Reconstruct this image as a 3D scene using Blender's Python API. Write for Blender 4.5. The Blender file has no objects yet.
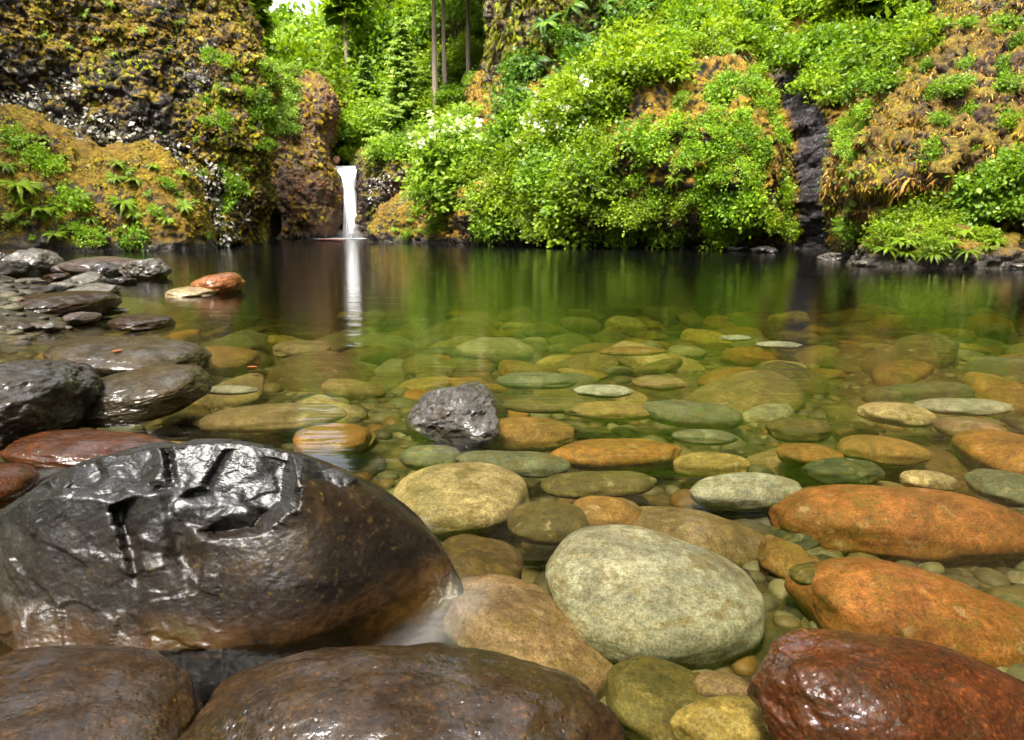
import bpy, bmesh, math, random
import numpy as np
from mathutils import Vector, Matrix
from mathutils.bvhtree import BVHTree

rng = np.random.default_rng(7)
random.seed(7)
scene = bpy.context.scene
COL = scene.collection
R = math.radians

# ---------------------------------------------------------------- camera
F = 700.0; CX, CY = 512.0, 370.0; HZ = 228.0; CAMH = 0.75
PITCH = math.atan((CY - HZ) / F)
cp, sp = math.cos(PITCH), math.sin(PITCH)
FWD = np.array([0, cp, -sp]); UP = np.array([0, sp, cp]); RIGHT = np.array([1.0, 0, 0])
CAM = np.array([0, 0, CAMH])
cam_d = bpy.data.cameras.new('camera'); cam = bpy.data.objects.new('camera', cam_d); COL.objects.link(cam)
cam_d.sensor_width = 36.0; cam_d.lens = 36.0 * F / 1024.0
cam_d.clip_start = 0.02; cam_d.clip_end = 3000
cam.location = CAM; cam.rotation_euler = (math.pi / 2 - PITCH, 0, 0)
cam_d.dof.use_dof = True; cam_d.dof.focus_distance = 1.75; cam_d.dof.aperture_fstop = 11.0
scene.camera = cam

def ray(px, py):
    d = FWD + RIGHT * ((px - CX) / F) - UP * ((py - CY) / F)
    return d
def at(px, py, Y):
    """point of the place seen at a pixel, Y metres out"""
    d = ray(px, py); return CAM + d * (Y / d[1])
def on(px, py, z=0.0):
    d = ray(px, py); return CAM + d * ((z - CAMH) / d[2])
def proj(p):
    q = np.asarray(p, float) - CAM
    w = q @ FWD
    return CX + F * (q @ RIGHT) / w, CY - F * (q @ UP) / w, w

# ---------------------------------------------------------------- noise
def _h(i, j, k, s):
    with np.errstate(over='ignore'):
        n = (i.astype(np.int64) * 374761393 + j.astype(np.int64) * 668265263 + k.astype(np.int64) * 2147483647 + s * 1274126177) & 0xFFFFFFFF
        n = ((n ^ (n >> 13)) * 1274126177) & 0xFFFFFFFF
        n = ((n ^ (n >> 16)) * 2246822519) & 0xFFFFFFFF
        n = n ^ (n >> 15)
    return (n & 0xFFFFFF) / float(0xFFFFFF) * 2 - 1
def vnoise(p, s=0):
    p = np.asarray(p, float); i = np.floor(p).astype(np.int64); f = p - i
    u = f * f * f * (f * (f * 6 - 15) + 10)
    x, y, z = i[..., 0], i[..., 1], i[..., 2]; r = 0
    for dx in (0, 1):
        for dy in (0, 1):
            for dz in (0, 1):
                w = (u[..., 0] if dx else 1 - u[..., 0]) * (u[..., 1] if dy else 1 - u[..., 1]) * (u[..., 2] if dz else 1 - u[..., 2])
                r = r + w * _h(x + dx, y + dy, z + dz, s)
    return r
def fbm(p, o=4, s=0, gain=.5):
    r = 0; a = 1.0; p = np.asarray(p, float)
    for k in range(o):
        r = r + a * vnoise(p, s + k * 17); a *= gain; p = p * 2.03 + 11.3
    return r
def ridged(p, o=3, s=0):
    r = 0; a = 1.0; p = np.asarray(p, float)
    for k in range(o):
        r = r + a * (1 - 2 * np.abs(vnoise(p, s + k * 17))); a *= .5; p = p * 2.1 + 5.7
    return r
def sstep(a, b, x):
    t = np.clip((x - a) / (b - a), 0, 1); return t * t * (3 - 2 * t)

# ---------------------------------------------------------------- object helpers
ALL = []
def build(name, V, Fc, mat, parent=None, smooth=True, var=None, link=True):
    V = np.ascontiguousarray(V, dtype=np.float32)
    me = bpy.data.meshes.new(name)
    if isinstance(Fc, np.ndarray):
        n, k = Fc.shape
        me.vertices.add(len(V)); me.vertices.foreach_set('co', V.ravel())
        me.loops.add(n * k); me.loops.foreach_set('vertex_index', Fc.astype(np.int32).ravel())
        me.polygons.add(n); me.polygons.foreach_set('loop_start', np.arange(0, n * k, k, dtype=np.int32))
        me.update(calc_edges=True)
    else:
        me.from_pydata(V.tolist(), [], Fc)
    if smooth:
        me.polygons.foreach_set('use_smooth', np.ones(len(me.polygons), bool))
    if var is not None:
        a = me.attributes.new('var', 'FLOAT', 'POINT'); a.data.foreach_set('value', np.asarray(var, np.float32))
    me.materials.append(mat)
    o = bpy.data.objects.new(name, me)
    if link: COL.objects.link(o)
    if parent is not None: o.parent = parent
    return o
def tag(o, label, cat, group=None, ground=None):
    o['label'] = label; o['category'] = cat
    if group: o['group'] = group
    ALL.append(o); return o
def empty(name, loc, rz=0, s=1):
    o = bpy.data.objects.new(name, None); COL.objects.link(o); o.location = loc
    o.rotation_euler = (0, 0, rz); o.scale = (s, s, s) if np.isscalar(s) else s
    return o
def copy_tree(o):
    c = o.copy(); COL.objects.link(c)
    for ch in KIDS.get(o.name, []):
        d = ch.copy(); COL.objects.link(d); d.parent = c
    return c
KIDS = {}

# ---------------------------------------------------------------- materials
class NT:
    def __init__(s, name):
        s.m = bpy.data.materials.new(name); s.m.use_nodes = True; s.t = s.m.node_tree
        for n in list(s.t.nodes): s.t.nodes.remove(n)
        s.out = s.n('ShaderNodeOutputMaterial')
    def n(s, t, **kw):
        n = s.t.nodes.new(t)
        for k, v in kw.items():
            if k in n.inputs.keys() if isinstance(k, str) else False: n.inputs[k].default_value = v
            else: setattr(n, k, v)
        return n
    def l(s, a, b): s.t.links.new(a, b)
    def put(s, n, i, v):
        if hasattr(v, 'is_output') or isinstance(v, bpy.types.NodeSocket): s.l(v, n.inputs[i])
        elif v is not None: n.inputs[i].default_value = v
    def noise(s, vec, scale, detail=4, rough=.55, dist=0.0):
        n = s.n('ShaderNodeTexNoise'); s.put(n, 'Vector', vec); n.inputs['Scale'].default_value = scale
        n.inputs['Detail'].default_value = detail; n.inputs['Roughness'].default_value = rough; n.inputs['Distortion'].default_value = dist
        return n.outputs['Fac']
    def voro(s, vec, scale, feature='F1', out='Distance', rnd=1.0):
        n = s.n('ShaderNodeTexVoronoi'); n.feature = feature; s.put(n, 'Vector', vec); n.inputs['Scale'].default_value = scale
        n.inputs['Randomness'].default_value = rnd
        return n.outputs[out]
    def ramp(s, fac, stops, interp='LINEAR'):
        n = s.n('ShaderNodeValToRGB'); cr = n.color_ramp; cr.interpolation = interp
        while len(cr.elements) < len(stops): cr.elements.new(.5)
        for e, (p, c) in zip(cr.elements, stops):
            e.position = p; e.color = (c, c, c, 1) if np.isscalar(c) else (*c, 1)
        s.l(fac, n.inputs['Fac']); return n.outputs['Color']
    def mix(s, f, a, b, mode='MIX'):
        n = s.n('ShaderNodeMix'); n.data_type = 'RGBA'; n.blend_type = mode
        for i, v in ((0, f), (6, a), (7, b)):
            if isinstance(v, tuple) and len(v) == 3: v = (*v, 1)
            s.put(n, i, v)
        return n.outputs[2]
    def math(s, op, a, b=None, c=None):
        n = s.n('ShaderNodeMath'); n.operation = op
        for i, v in enumerate((a, b, c)):
            if v is not None: s.put(n, i, v)
        return n.outputs[0]
    def scale(s, vec, xyz, add=None):
        n = s.n('ShaderNodeVectorMath'); n.operation = 'MULTIPLY_ADD'; s.l(vec, n.inputs[0]); n.inputs[1].default_value = xyz
        if add is not None: s.put(n, 2, add)
        return n.outputs[0]
    def bump(s, h, strength=.5, dist=.02, normal=None):
        n = s.n('ShaderNodeBump'); n.inputs['Strength'].default_value = strength; n.inputs['Distance'].default_value = dist
        s.l(h, n.inputs['Height'])
        if normal is not None: s.l(normal, n.inputs['Normal'])
        return n.outputs['Normal']
    def coord(s): return s.n('ShaderNodeTexCoord').outputs['Object']
    def pos(s): return s.n('ShaderNodeNewGeometry').outputs['Position']
    def bsdf(s, color, rough=.6, normal=None, spec=.5, coat=0, coat_rough=.1):
        n = s.n('ShaderNodeBsdfPrincipled')
        s.put(n, 'Base Color', (*color, 1) if isinstance(color, tuple) else color); s.put(n, 'Roughness', rough)
        s.put(n, 'Normal', normal); s.put(n, 'Specular IOR Level', spec)
        s.put(n, 'Coat Weight', coat); s.put(n, 'Coat Roughness', coat_rough)
        if normal is not None and coat: s.put(n, 'Coat Normal', normal)
        return n.outputs[0]
    def done(s, sh): s.l(sh, s.out.inputs['Surface']); return s.m

def stone_mat(name, wet):
    t = NT(name); oi = t.n('ShaderNodeObjectInfo'); c = t.coord()
    off = t.n('ShaderNodeVectorMath'); off.operation = 'SCALE'; off.inputs[0].default_value = (37, 71, 53); t.l(oi.outputs['Random'], off.inputs['Scale'])
    v = t.scale(c, (1, 1, 1), off.outputs[0])
    n1 = t.noise(v, 7, 5, .6, .6); n2 = t.noise(v, 45, 5, .65); n3 = t.noise(t.scale(v, (1, 1, 4)), 16, 4, .6, 1.2)
    col = t.mix(1.0, oi.outputs['Color'], t.ramp(n1, [(.3, .45), (.5, .95), (.7, 1.5)]), 'MULTIPLY')
    col = t.mix(1.0, col, t.ramp(n2, [(.3, .55), (.5, 1.0), (.72, 1.4)]), 'MULTIPLY')
    # darker algae and pale mineral blotches that belong to each stone
    col = t.mix(t.ramp(n3, [(.5, 0), (.64, .6)]), col, (.085, .055, .012) if not wet else (.02, .011, .003))
    col = t.mix(t.ramp(t.noise(v, 19 if not wet else 48, 6, .7), [(.58, 0), (.68, .4)]), col, (.26, .22, .14) if not wet else (.07, .032, .008))
    # mineral grain, thin bands and worn scratches
    gr = t.noise(v, 170, 4, .7)
    col = t.mix(1.0, col, t.ramp(gr, [(.32, .5), (.5, 1.0), (.7, 1.55)]), 'MULTIPLY')
    if wet: col = t.mix(t.ramp(t.noise(v, 120, 4, .7), [(.54, 0), (.66, .65)]), col, t.mix(1.0, col, (3.2, 2.6, 1.9), 'MULTIPLY'))
    bd = t.n('ShaderNodeTexWave'); bd.inputs['Scale'].default_value = 9; bd.inputs['Distortion'].default_value = 9; bd.inputs['Detail'].default_value = 4; bd.inputs['Detail Scale'].default_value = 1.5; t.l(t.scale(v, (.4, .3, 1.2)), bd.inputs['Vector'])
    col = t.mix(t.math('MULTIPLY', t.ramp(bd.outputs['Fac'], [(.55, 0), (.9, .4)]), t.ramp(n1, [(.4, 0), (.6, 1)])), col, t.mix(1.0, col, (.5, .42, .3), 'MULTIPLY'))
    sp = t.voro(v, 90)
    col = t.mix(t.ramp(sp, [(.08, .6), (.2, 0)]), col, t.mix(1, col, (.35, .3, .25), 'MULTIPLY'))
    h = t.math('ADD', t.math('MULTIPLY', n1, .6), t.math('MULTIPLY', n2, .35))
    nm = t.bump(h, .5, .012 if not wet else .008)
    if wet:
        pit = t.ramp(t.voro(v, 75), [(.05, 0), (.28, 1)])
        nm = t.bump(pit, .35, .003, nm)
        nm = t.bump(t.noise(v, 90, 4, .65), .4, .0022, nm)
        return t.done(t.bsdf(col, .6, nm, .06, t.ramp(t.noise(v, 11, 4, .6), [(.38, .12), (.62, 1.0)]), t.ramp(n2, [(.35, .06), (.7, .16)])))
    nm = t.bump(t.noise(v, 190, 3, .6), .3, .0015, nm)
    return t.done(t.bsdf(col, .7, nm, .15))
M_SUB = stone_mat('river_stone_submerged', False)
M_WET = stone_mat('river_stone_wet', True)

def black_rock_mat():
    t = NT('black_basalt'); v = t.coord()
    a = t.n('ShaderNodeAttribute'); a.attribute_name = 'var'; skin = a.outputs['Fac']
    n1 = t.noise(v, 14, 6, .62, .5); n2 = t.noise(v, 70, 5, .6); n3 = t.noise(v, 5, 4, .6)
    raw = t.ramp(n1, [(.3, (.004, .0037, .0037)), (.6, (.009, .008, .0075)), (.8, (.02, .017, .014))])
    brn = t.ramp(n1, [(.3, (.005, .003, .0018)), (.55, (.0125, .007, .0035)), (.75, (.032, .018, .006))])
    brn = t.mix(t.ramp(n2, [(.58, 0), (.72, .45)]), brn, (.12, .075, .016))
    raw = t.mix(t.ramp(t.noise(v, 210, 3, .6), [(.55, 0), (.7, .5)]), raw, (.07, .065, .06)); col = t.mix(skin, raw, brn)
    # rusty and olive algae stain in the band that the stream wets
    z = t.n('ShaderNodeSeparateXYZ'); t.l(t.pos(), z.inputs[0])
    zz = t.math('ADD', z.outputs['Z'], t.math('MULTIPLY', t.math('SUBTRACT', n3, .5), .06))
    col = t.mix(t.ramp(t.math('MULTIPLY', zz, 5.0), [(.1, .9), (.34, 0)]), col, t.ramp(n1, [(.35, (.008, .005, .002)), (.55, (.032, .014, .003)), (.7, (.035, .025, .005))]))
    nm = t.bump(n1, .25, .004); nm = t.bump(n2, .4, .0025, nm); nm = t.bump(t.voro(v, 130), .3, .0015, nm); nm = t.bump(t.noise(v, 260, 3, .6), .3, .001, nm)
    st = t.noise(t.scale(v, (9, 30, 60)), 1.0, 4, .6, .8)
    nm = t.bump(st, .12, .002, nm); nm = t.bump(t.noise(v, 120, 5, .7), .25, .002, nm)
    rough = t.ramp(t.noise(v, 30, 4, .6), [(.35, .24), (.7, .42)])
    return t.done(t.bsdf(col, .5, nm, .08, t.math('SUBTRACT', .55, t.math('MULTIPLY', skin, .35)), rough))
M_BLACK = black_rock_mat()

def cliff_mat(name, dark, mossA, mossB, moss_amt=.5, lich=.5, red=0.0, green=0.0):
    t = NT(name); p = t.pos(); g = t.n('ShaderNodeNewGeometry')
    n_b = t.noise(p, .55, 4, .6, .4); n_m = t.noise(p, 2.3, 6, .65, .3); n_f = t.noise(p, 9, 5, .65); n_l = t.noise(p, 5.5, 6, .75, .5)
    col = t.ramp(n_m, [(.3, tuple(x * .4 for x in dark)), (.55, dark), (.8, tuple(x * 2.2 for x in dark))])
    if red: col = t.mix(t.ramp(t.noise(p, 1.1, 5, .6), [(.45, 0), (.62, red)]), col, t.ramp(n_f, [(.3, (.07, .02, .008)), (.7, (.22, .085, .03))]))
    col = t.mix(t.math('MULTIPLY', t.ramp(n_l, [(.52, 0), (.6, 1)]), t.ramp(t.noise(p, .45, 3, .5), [(.45, 0), (.58, lich)])), col, t.ramp(n_f, [(.3, (.2, .18, .15)), (.7, (.5, .47, .4))]))
    m = t.ramp(n_m, [(.25, tuple(x * .45 for x in mossA)), (.48, mossA), (.72, mossB)])
    m = t.mix(t.ramp(n_f, [(.35, .0), (.65, .6)]), m, tuple(x * .35 for x in mossA))
    z = t.n('ShaderNodeSeparateXYZ'); t.l(g.outputs['Normal'], z.inputs[0])
    f = t.math('ADD', t.math('MULTIPLY', z.outputs['Z'], .25), t.math('ADD', t.math('MULTIPLY', n_b, .8), t.math('MULTIPLY', t.math('SUBTRACT', n_m, .5), .9)))
    col = t.mix(t.ramp(f, [(.62 - .35 * moss_amt, 0), (.72 - .35 * moss_amt, 1)]), col, m)
    # bare wet rock just above the stream
    zp = t.n('ShaderNodeSeparateXYZ'); t.l(p, zp.inputs[0])
    low = t.ramp(t.math('ADD', t.math('MULTIPLY', zp.outputs['Z'], .9), t.math('MULTIPLY', n_m, .3)), [(.3, 1), (.55, 0)])
    col = t.mix(low, col, t.ramp(n_l, [(.35, (.014, .011, .008)), (.55, (.04, .032, .025)), (.68, (.2, .18, .15))]))
    wa = t.n('ShaderNodeAttribute'); wa.attribute_name = 'var'; wet_ = wa.outputs['Fac']
    col = t.mix(wet_, col, t.ramp(n_l, [(.35, (.01, .009, .009)), (.55, (.035, .03, .032)), (.68, (.22, .2, .22))]))
    h = t.math('ADD', n_m, t.math('MULTIPLY', n_f, .5))
    nm = t.bump(h, .8, .25); nm = t.bump(t.noise(p, 28, 4, .7), .6, .05, nm)
    return t.done(t.bsdf(col, t.math('SUBTRACT', .85, t.math('MULTIPLY', low, .5)), nm, .3))

def leaf_mat(name, stops, transl=.35, gloss=.35):
    t = NT(name); a = t.n('ShaderNodeAttribute'); a.attribute_name = 'var'; oi = t.n('ShaderNodeObjectInfo')
    f = t.math('ADD', t.math('MULTIPLY', a.outputs['Fac'], .75), t.math('MULTIPLY', oi.outputs['Random'], .25))
    col = t.ramp(f, stops)
    b = t.bsdf(col, .5, None, gloss)
    tr = t.n('ShaderNodeBsdfTranslucent'); t.l(t.mix(1, col, (1.25, 1.2, .6), 'MULTIPLY'), tr.inputs[0])
    mx = t.n('ShaderNodeMixShader'); mx.inputs[0].default_value = transl; t.l(b, mx.inputs[1]); t.l(tr.outputs[0], mx.inputs[2])
    return t.done(mx.outputs[0])
def solid(name, a, b, scale=8, rough=.8, stretch=(1, 1, 1), bs=.5):
    t = NT(name); v = t.scale(t.coord(), stretch); n = t.noise(v, scale, 5, .65)
    return t.done(t.bsdf(t.ramp(n, [(.3, a), (.7, b)]), rough, t.bump(n, bs, .03), .3))

LIME = leaf_mat('leaf_lime', [(0, (.03, .055, .003)), (.35, (.12, .2, .007)), (.7, (.25, .36, .012)), (1, (.36, .46, .025))], .45)
MIDG = leaf_mat('leaf_mid_green', [(0, (0.0271, 0.0598, 0.0036)), (0.5, (0.1272, 0.2392, 0.0097)), (1, (0.3222, 0.4634, 0.0194))], .42)
DARKG = leaf_mat('leaf_dark_green', [(0, (0.0135, 0.0329, 0.0024)), (0.5, (0.061, 0.1495, 0.0072)), (1, (0.1865, 0.3289, 0.017))], .35)
PALEG = leaf_mat('leaf_pale_green', [(0, (0.0656, 0.125, 0.009)), (0.5, (0.21, 0.3375, 0.0338)), (1, (0.3938, 0.55, 0.0675))], .45)
MAIDEN = leaf_mat('leaf_maidenhair', [(0, (0.0306, 0.0747, 0.0024)), (0.45, (0.1441, 0.284, 0.0072)), (1, (0.4239, 0.5681, 0.017))], .42)
IVY = leaf_mat('leaf_carpet', [(0, (0.0135, 0.0329, 0.0024)), (0.45, (0.0848, 0.1644, 0.0072)), (0.8, (0.2883, 0.3887, 0.0145)), (1, (0.5764, 0.6279, 0.0363))], .35)
NEEDLE = leaf_mat('conifer_needles', [(0, (0.0407, 0.0862, 0.0093)), (0.5, (0.1631, 0.2731, 0.021)), (1, (0.3587, 0.4744, 0.0408))], .45)
NEEDLE_L = leaf_mat('young_conifer_needles', [(0, (0.0525, 0.1, 0.0225)), (0.5, (0.1838, 0.3, 0.0563)), (1, (0.3544, 0.475, 0.1012))], .45)
MOSS = leaf_mat('moss_tufts', [(0, (.03, .017, .004)), (.3, (.12, .072, .008)), (.55, (.27, .175, .012)), (.8, (.3, .25, .02)), (1, (.22, .28, .02))], .25, .1)
MOSS_G = leaf_mat('moss_olive', [(0, (.03, .028, .003)), (.4, (.12, .115, .008)), (.7, (.22, .24, .015)), (1, (.3, .36, .02))], .3, .1)
MOSS_T = leaf_mat('moss_tan', [(0, (0.0814, 0.0372, 0.0084)), (0.4, (0.3581, 0.1783, 0.0363)), (0.75, (0.7324, 0.434, 0.1116)), (1, (0.5534, 0.403, 0.0488))], .3, .1)
PETAL = leaf_mat('white_petals', [(0, (.65, .68, .55)), (1, (.85, .86, .8))], .3)
BARK = solid('bark', (.06, .04, .025), (.2, .15, .1), 9, .9, (4, 4, .6))
BARK_P = solid('bark_pale', (.12, .085, .06), (.38, .3, .24), 9, .9, (4, 4, .5))
TWIG = solid('twig', (.03, .022, .01), (.09, .06, .03), 12)
LOG = solid('driftwood', (.12, .035, .02), (.4, .15, .09), 6, .6, (1, 5, 5))
GRAVM = solid('shore_gravel', (.03, .025, .02), (.2, .17, .14), 12, .5)

# ---------------------------------------------------------------- world, sun
w = bpy.data.worlds.new('World'); scene.world = w; w.use_nodes = True
wt = w.node_tree; bg = wt.nodes['Background']
sky = wt.nodes.new('ShaderNodeTexSky'); sky.sky_type = 'NISHITA'; sky.sun_disc = False
SUN_EL, SUN_AZ = R(62), R(206)
sky.sun_elevation = SUN_EL; sky.sun_rotation = SUN_AZ; sky.air_density = 1.0; sky.dust_density = 4.0; sky.ozone_density = 1.0
hs = wt.nodes.new('ShaderNodeHueSaturation'); hs.inputs['Saturation'].default_value = .22
wt.links.new(sky.outputs[0], hs.inputs['Color']); wt.links.new(hs.outputs[0], bg.inputs[0]); bg.inputs[1].default_value = .085
sd = bpy.data.lights.new('sun', 'SUN'); sd.energy = 1.5; sd.angle = R(12); sd.color = (1, .94, .84)
so = bpy.data.objects.new('sun', sd); COL.objects.link(so)
# azimuth measured clockwise from +Y (Blender's sky): direction to the sun
dv = Vector((math.sin(SUN_AZ) * math.cos(SUN_EL), math.cos(SUN_AZ) * math.cos(SUN_EL), math.sin(SUN_EL)))
so.rotation_euler = dv.to_track_quat('Z', 'Y').to_euler()
vs = scene.view_settings
vs.view_transform = 'Standard'; vs.look = 'None'; vs.gamma = 1.0; vs.use_curve_mapping = False; vs.exposure = 3.0
cy = scene.cycles
cy.use_denoising = True; cy.max_bounces = 6; cy.diffuse_bounces = 3; cy.glossy_bounces = 3; cy.transmission_bounces = 3
cy.transparent_max_bounces = 12; cy.caustics_reflective = False; cy.caustics_refractive = False
cy.use_adaptive_sampling = True; cy.adaptive_threshold = .02; cy.sample_clamp_indirect = 8

# ---------------------------------------------------------------- ground and river bed (one sheet)
LB = np.array([(-300, -14), (-40, -10), (-5, -6), (3, -5.2), (6, -4.6), (9, -7.5), (13, -13), (17, -19), (22, -25), (32, -25), (45, -21), (53, -19), (56, -21), (70, -30), (100, -46), (130, -58), (300, -110)], float)
RB = np.array([(-300, 16), (-40, 12), (0, 11), (10, 14), (16, 15), (20, 17), (26, 20), (32, 20), (38, 16), (46, 8), (53, 0), (56, -9), (60, -11), (100, -20), (130, -28), (300, -75)], float)
def ground_h(x, y):
    x = np.asarray(x, float); y = np.asarray(y, float)
    l = np.interp(y, LB[:, 0], LB[:, 1]); r = np.interp(y, RB[:, 0], RB[:, 1])
    dl = x - l; dr = r - x; ins = np.minimum(dl, dr)
    depth = .2 + .75 * sstep(3, 13, y) + .8 * sstep(12, 30, y)
    p = np.stack([x, y, 0 * x], -1)
    bed = -depth * sstep(-.6, 2.6, ins) + .05 * vnoise(p * 1.3, 3)
    # gravel spit on the near shore of the pool
    spit = np.exp(-(((x + 6.0) / 2.1) ** 2 + ((y - 9.4) / 3.0) ** 2)) * .5 + np.exp(-(((x + 4.2) / 1.2) ** 2 + ((y - 5.2) / 1.6) ** 2)) * .26
    bed = bed + spit * (y > 0)
    out = np.maximum(-ins - .3, 0)
    slope = np.where(y > -4, .95, .35)
    hill = np.minimum(out * slope, 9 + out * .33)
    hill = hill * (1 + .18 * vnoise(p * .13, 5)) + .5 * sstep(0, 3, out) * fbm(p * .4, 3, 9)
    up = sstep(53.5, 56.5, y) * 4.9 + np.maximum(y - 58, 0) * .1
    up = np.where(y > 53.5, up, 0)
    return np.maximum(bed, np.where(ins > 0, bed, hill)) + np.where(y > 53.5, up + depth * sstep(-.6, 2.6, ins) * sstep(53.5, 56.5, y), 0)
def axis(c, n, near, far):
    u = np.linspace(-1, 1, n); return c + near * u * 8 + (far - near * 8) * np.sign(u) * np.abs(u) ** 5
gx = axis(0, 420, 1.6, 600); gy = axis(10, 460, 2.4, 600)
X, Y = np.meshgrid(gx, gy); Z = ground_h(X, Y)
def grid_faces(r, c):
    i = np.arange(r * c).reshape(r, c)
    return np.stack([i[:-1, :-1].ravel(), i[:-1, 1:].ravel(), i[1:, 1:].ravel(), i[1:, :-1].ravel()], -1)
def ground_mat():
    t = NT('stream_bed_and_forest_floor'); p = t.pos(); z = t.n('ShaderNodeSeparateXYZ'); t.l(p, z.inputs[0])
    v1 = t.voro(p, 9, out='Color'); d1 = t.voro(p, 9); v2 = t.voro(p, 26, out='Color'); d2 = t.voro(p, 26)
    sx = t.n('ShaderNodeSeparateColor'); t.l(v1, sx.inputs[0]); s2 = t.n('ShaderNodeSeparateColor'); t.l(v2, s2.inputs[0])
    pal = [(0, (.02, .014, .005)), (.2, (.045, .03, .008)), (.4, (.06, .05, .02)), (.55, (.085, .046, .01)), (.7, (.04, .04, .024)), (.85, (.11, .08, .032)), (1, (.08, .08, .052))]
    a = t.mix(1, t.ramp(sx.outputs[0], pal), t.ramp(d1, [(.25, 1.0), (.62, .25)]), 'MULTIPLY')
    b = t.mix(1, t.ramp(s2.outputs[0], pal), t.ramp(d2, [(.25, 1.0), (.62, .3)]), 'MULTIPLY')
    bed = t.mix(t.ramp(t.noise(p, 1.2, 3), [(.4, .35), (.6, .8)]), a, b)
    bed = t.mix(t.ramp(t.noise(p, .35, 4, .6), [(.4, 0), (.7, .55)]), bed, (.04, .036, .008))
    n = t.noise(p, 1.5, 6, .7); floor = t.ramp(n, [(.3, (.02, .03, .006)), (.5, (.06, .1, .012)), (.7, (.12, .16, .02))])
    col = t.mix(t.ramp(z.outputs['Z'], [(.6, 0), (.95, 1)]), t.mix(t.ramp(z.outputs['Z'], [(.0, 0), (.06, 1)]), bed, t.mix(1, bed, (.55, .6, .75), 'MULTIPLY')), floor)
    nm = t.bump(t.math('SUBTRACT', 1, d1), .5, .05); nm = t.bump(n, .5, .1, nm)
    return t.done(t.bsdf(col, .8, nm, .2))
GV, GF_ = np.stack([X, Y, Z], -1).reshape(-1, 3), grid_faces(*X.shape)
o = build('ground', np.stack([X, Y, Z], -1).reshape(-1, 3), grid_faces(*X.shape), ground_mat()); o['kind'] = 'structure'

def water_mat():
    t = NT('clear_water'); p = t.pos()
    # slow ripples, long across the pool
    n1 = t.noise(t.scale(p, (.7, 2.6, 1)), 1.6, 3, .5, .3); n2 = t.noise(t.scale(p, (1.2, 4.2, 1)), 5.5, 2, .5, .2)
    nm = t.bump(t.math('ADD', n1, t.math('MULTIPLY', n2, .25)), .11, .05)
    fr = t.n('ShaderNodeFresnel'); fr.inputs['IOR'].default_value = 1.4; t.l(nm, fr.inputs['Normal'])
    gl = t.n('ShaderNodeBsdfGlossy'); gl.inputs['Roughness'].default_value = .085; t.l(nm, gl.inputs['Normal'])
    tr = t.n('ShaderNodeBsdfTransparent'); tr.inputs[0].default_value = (.86, .85, .72, 1)
    mx = t.n('ShaderNodeMixShader'); t.l(fr.outputs[0], mx.inputs[0]); t.l(tr.outputs[0], mx.inputs[1]); t.l(gl.outputs[0], mx.inputs[2])
    va = t.n('ShaderNodeVolumeAbsorption'); va.inputs['Color'].default_value = (.66, .66, .12, 1); va.inputs['Density'].default_value = .85
    t.l(va.outputs[0], t.out.inputs['Volume'])
    return t.done(mx.outputs[0])
xs = np.linspace(-45, 45, 120); ys = np.linspace(-60, 55.5, 160); X2, Y2 = np.meshgrid(xs, ys)
TOPV = np.stack([X2, Y2, 0 * X2], -1).reshape(-1, 3); nW = len(TOPV); wid = np.arange(nW).reshape(X2.shape)
ring = np.concatenate([wid[0, :-1], wid[:-1, -1], wid[-1, :0:-1], wid[:0:-1, 0]]); LOWV = TOPV[ring] - np.array([0, 0, 5.0])
wf_ = [tuple(q) for q in grid_faces(*X2.shape)] + [(int(ring[k]), nW + k, nW + (k + 1) % len(ring), int(ring[(k + 1) % len(ring)])) for k in range(len(ring))] + [tuple(nW + k for k in range(len(ring)))[::-1]]
o = build('water', np.concatenate([TOPV, LOWV]), [tuple(int(a) for a in q) for q in wf_], water_mat(), smooth=False); o['kind'] = 'structure'

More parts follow.
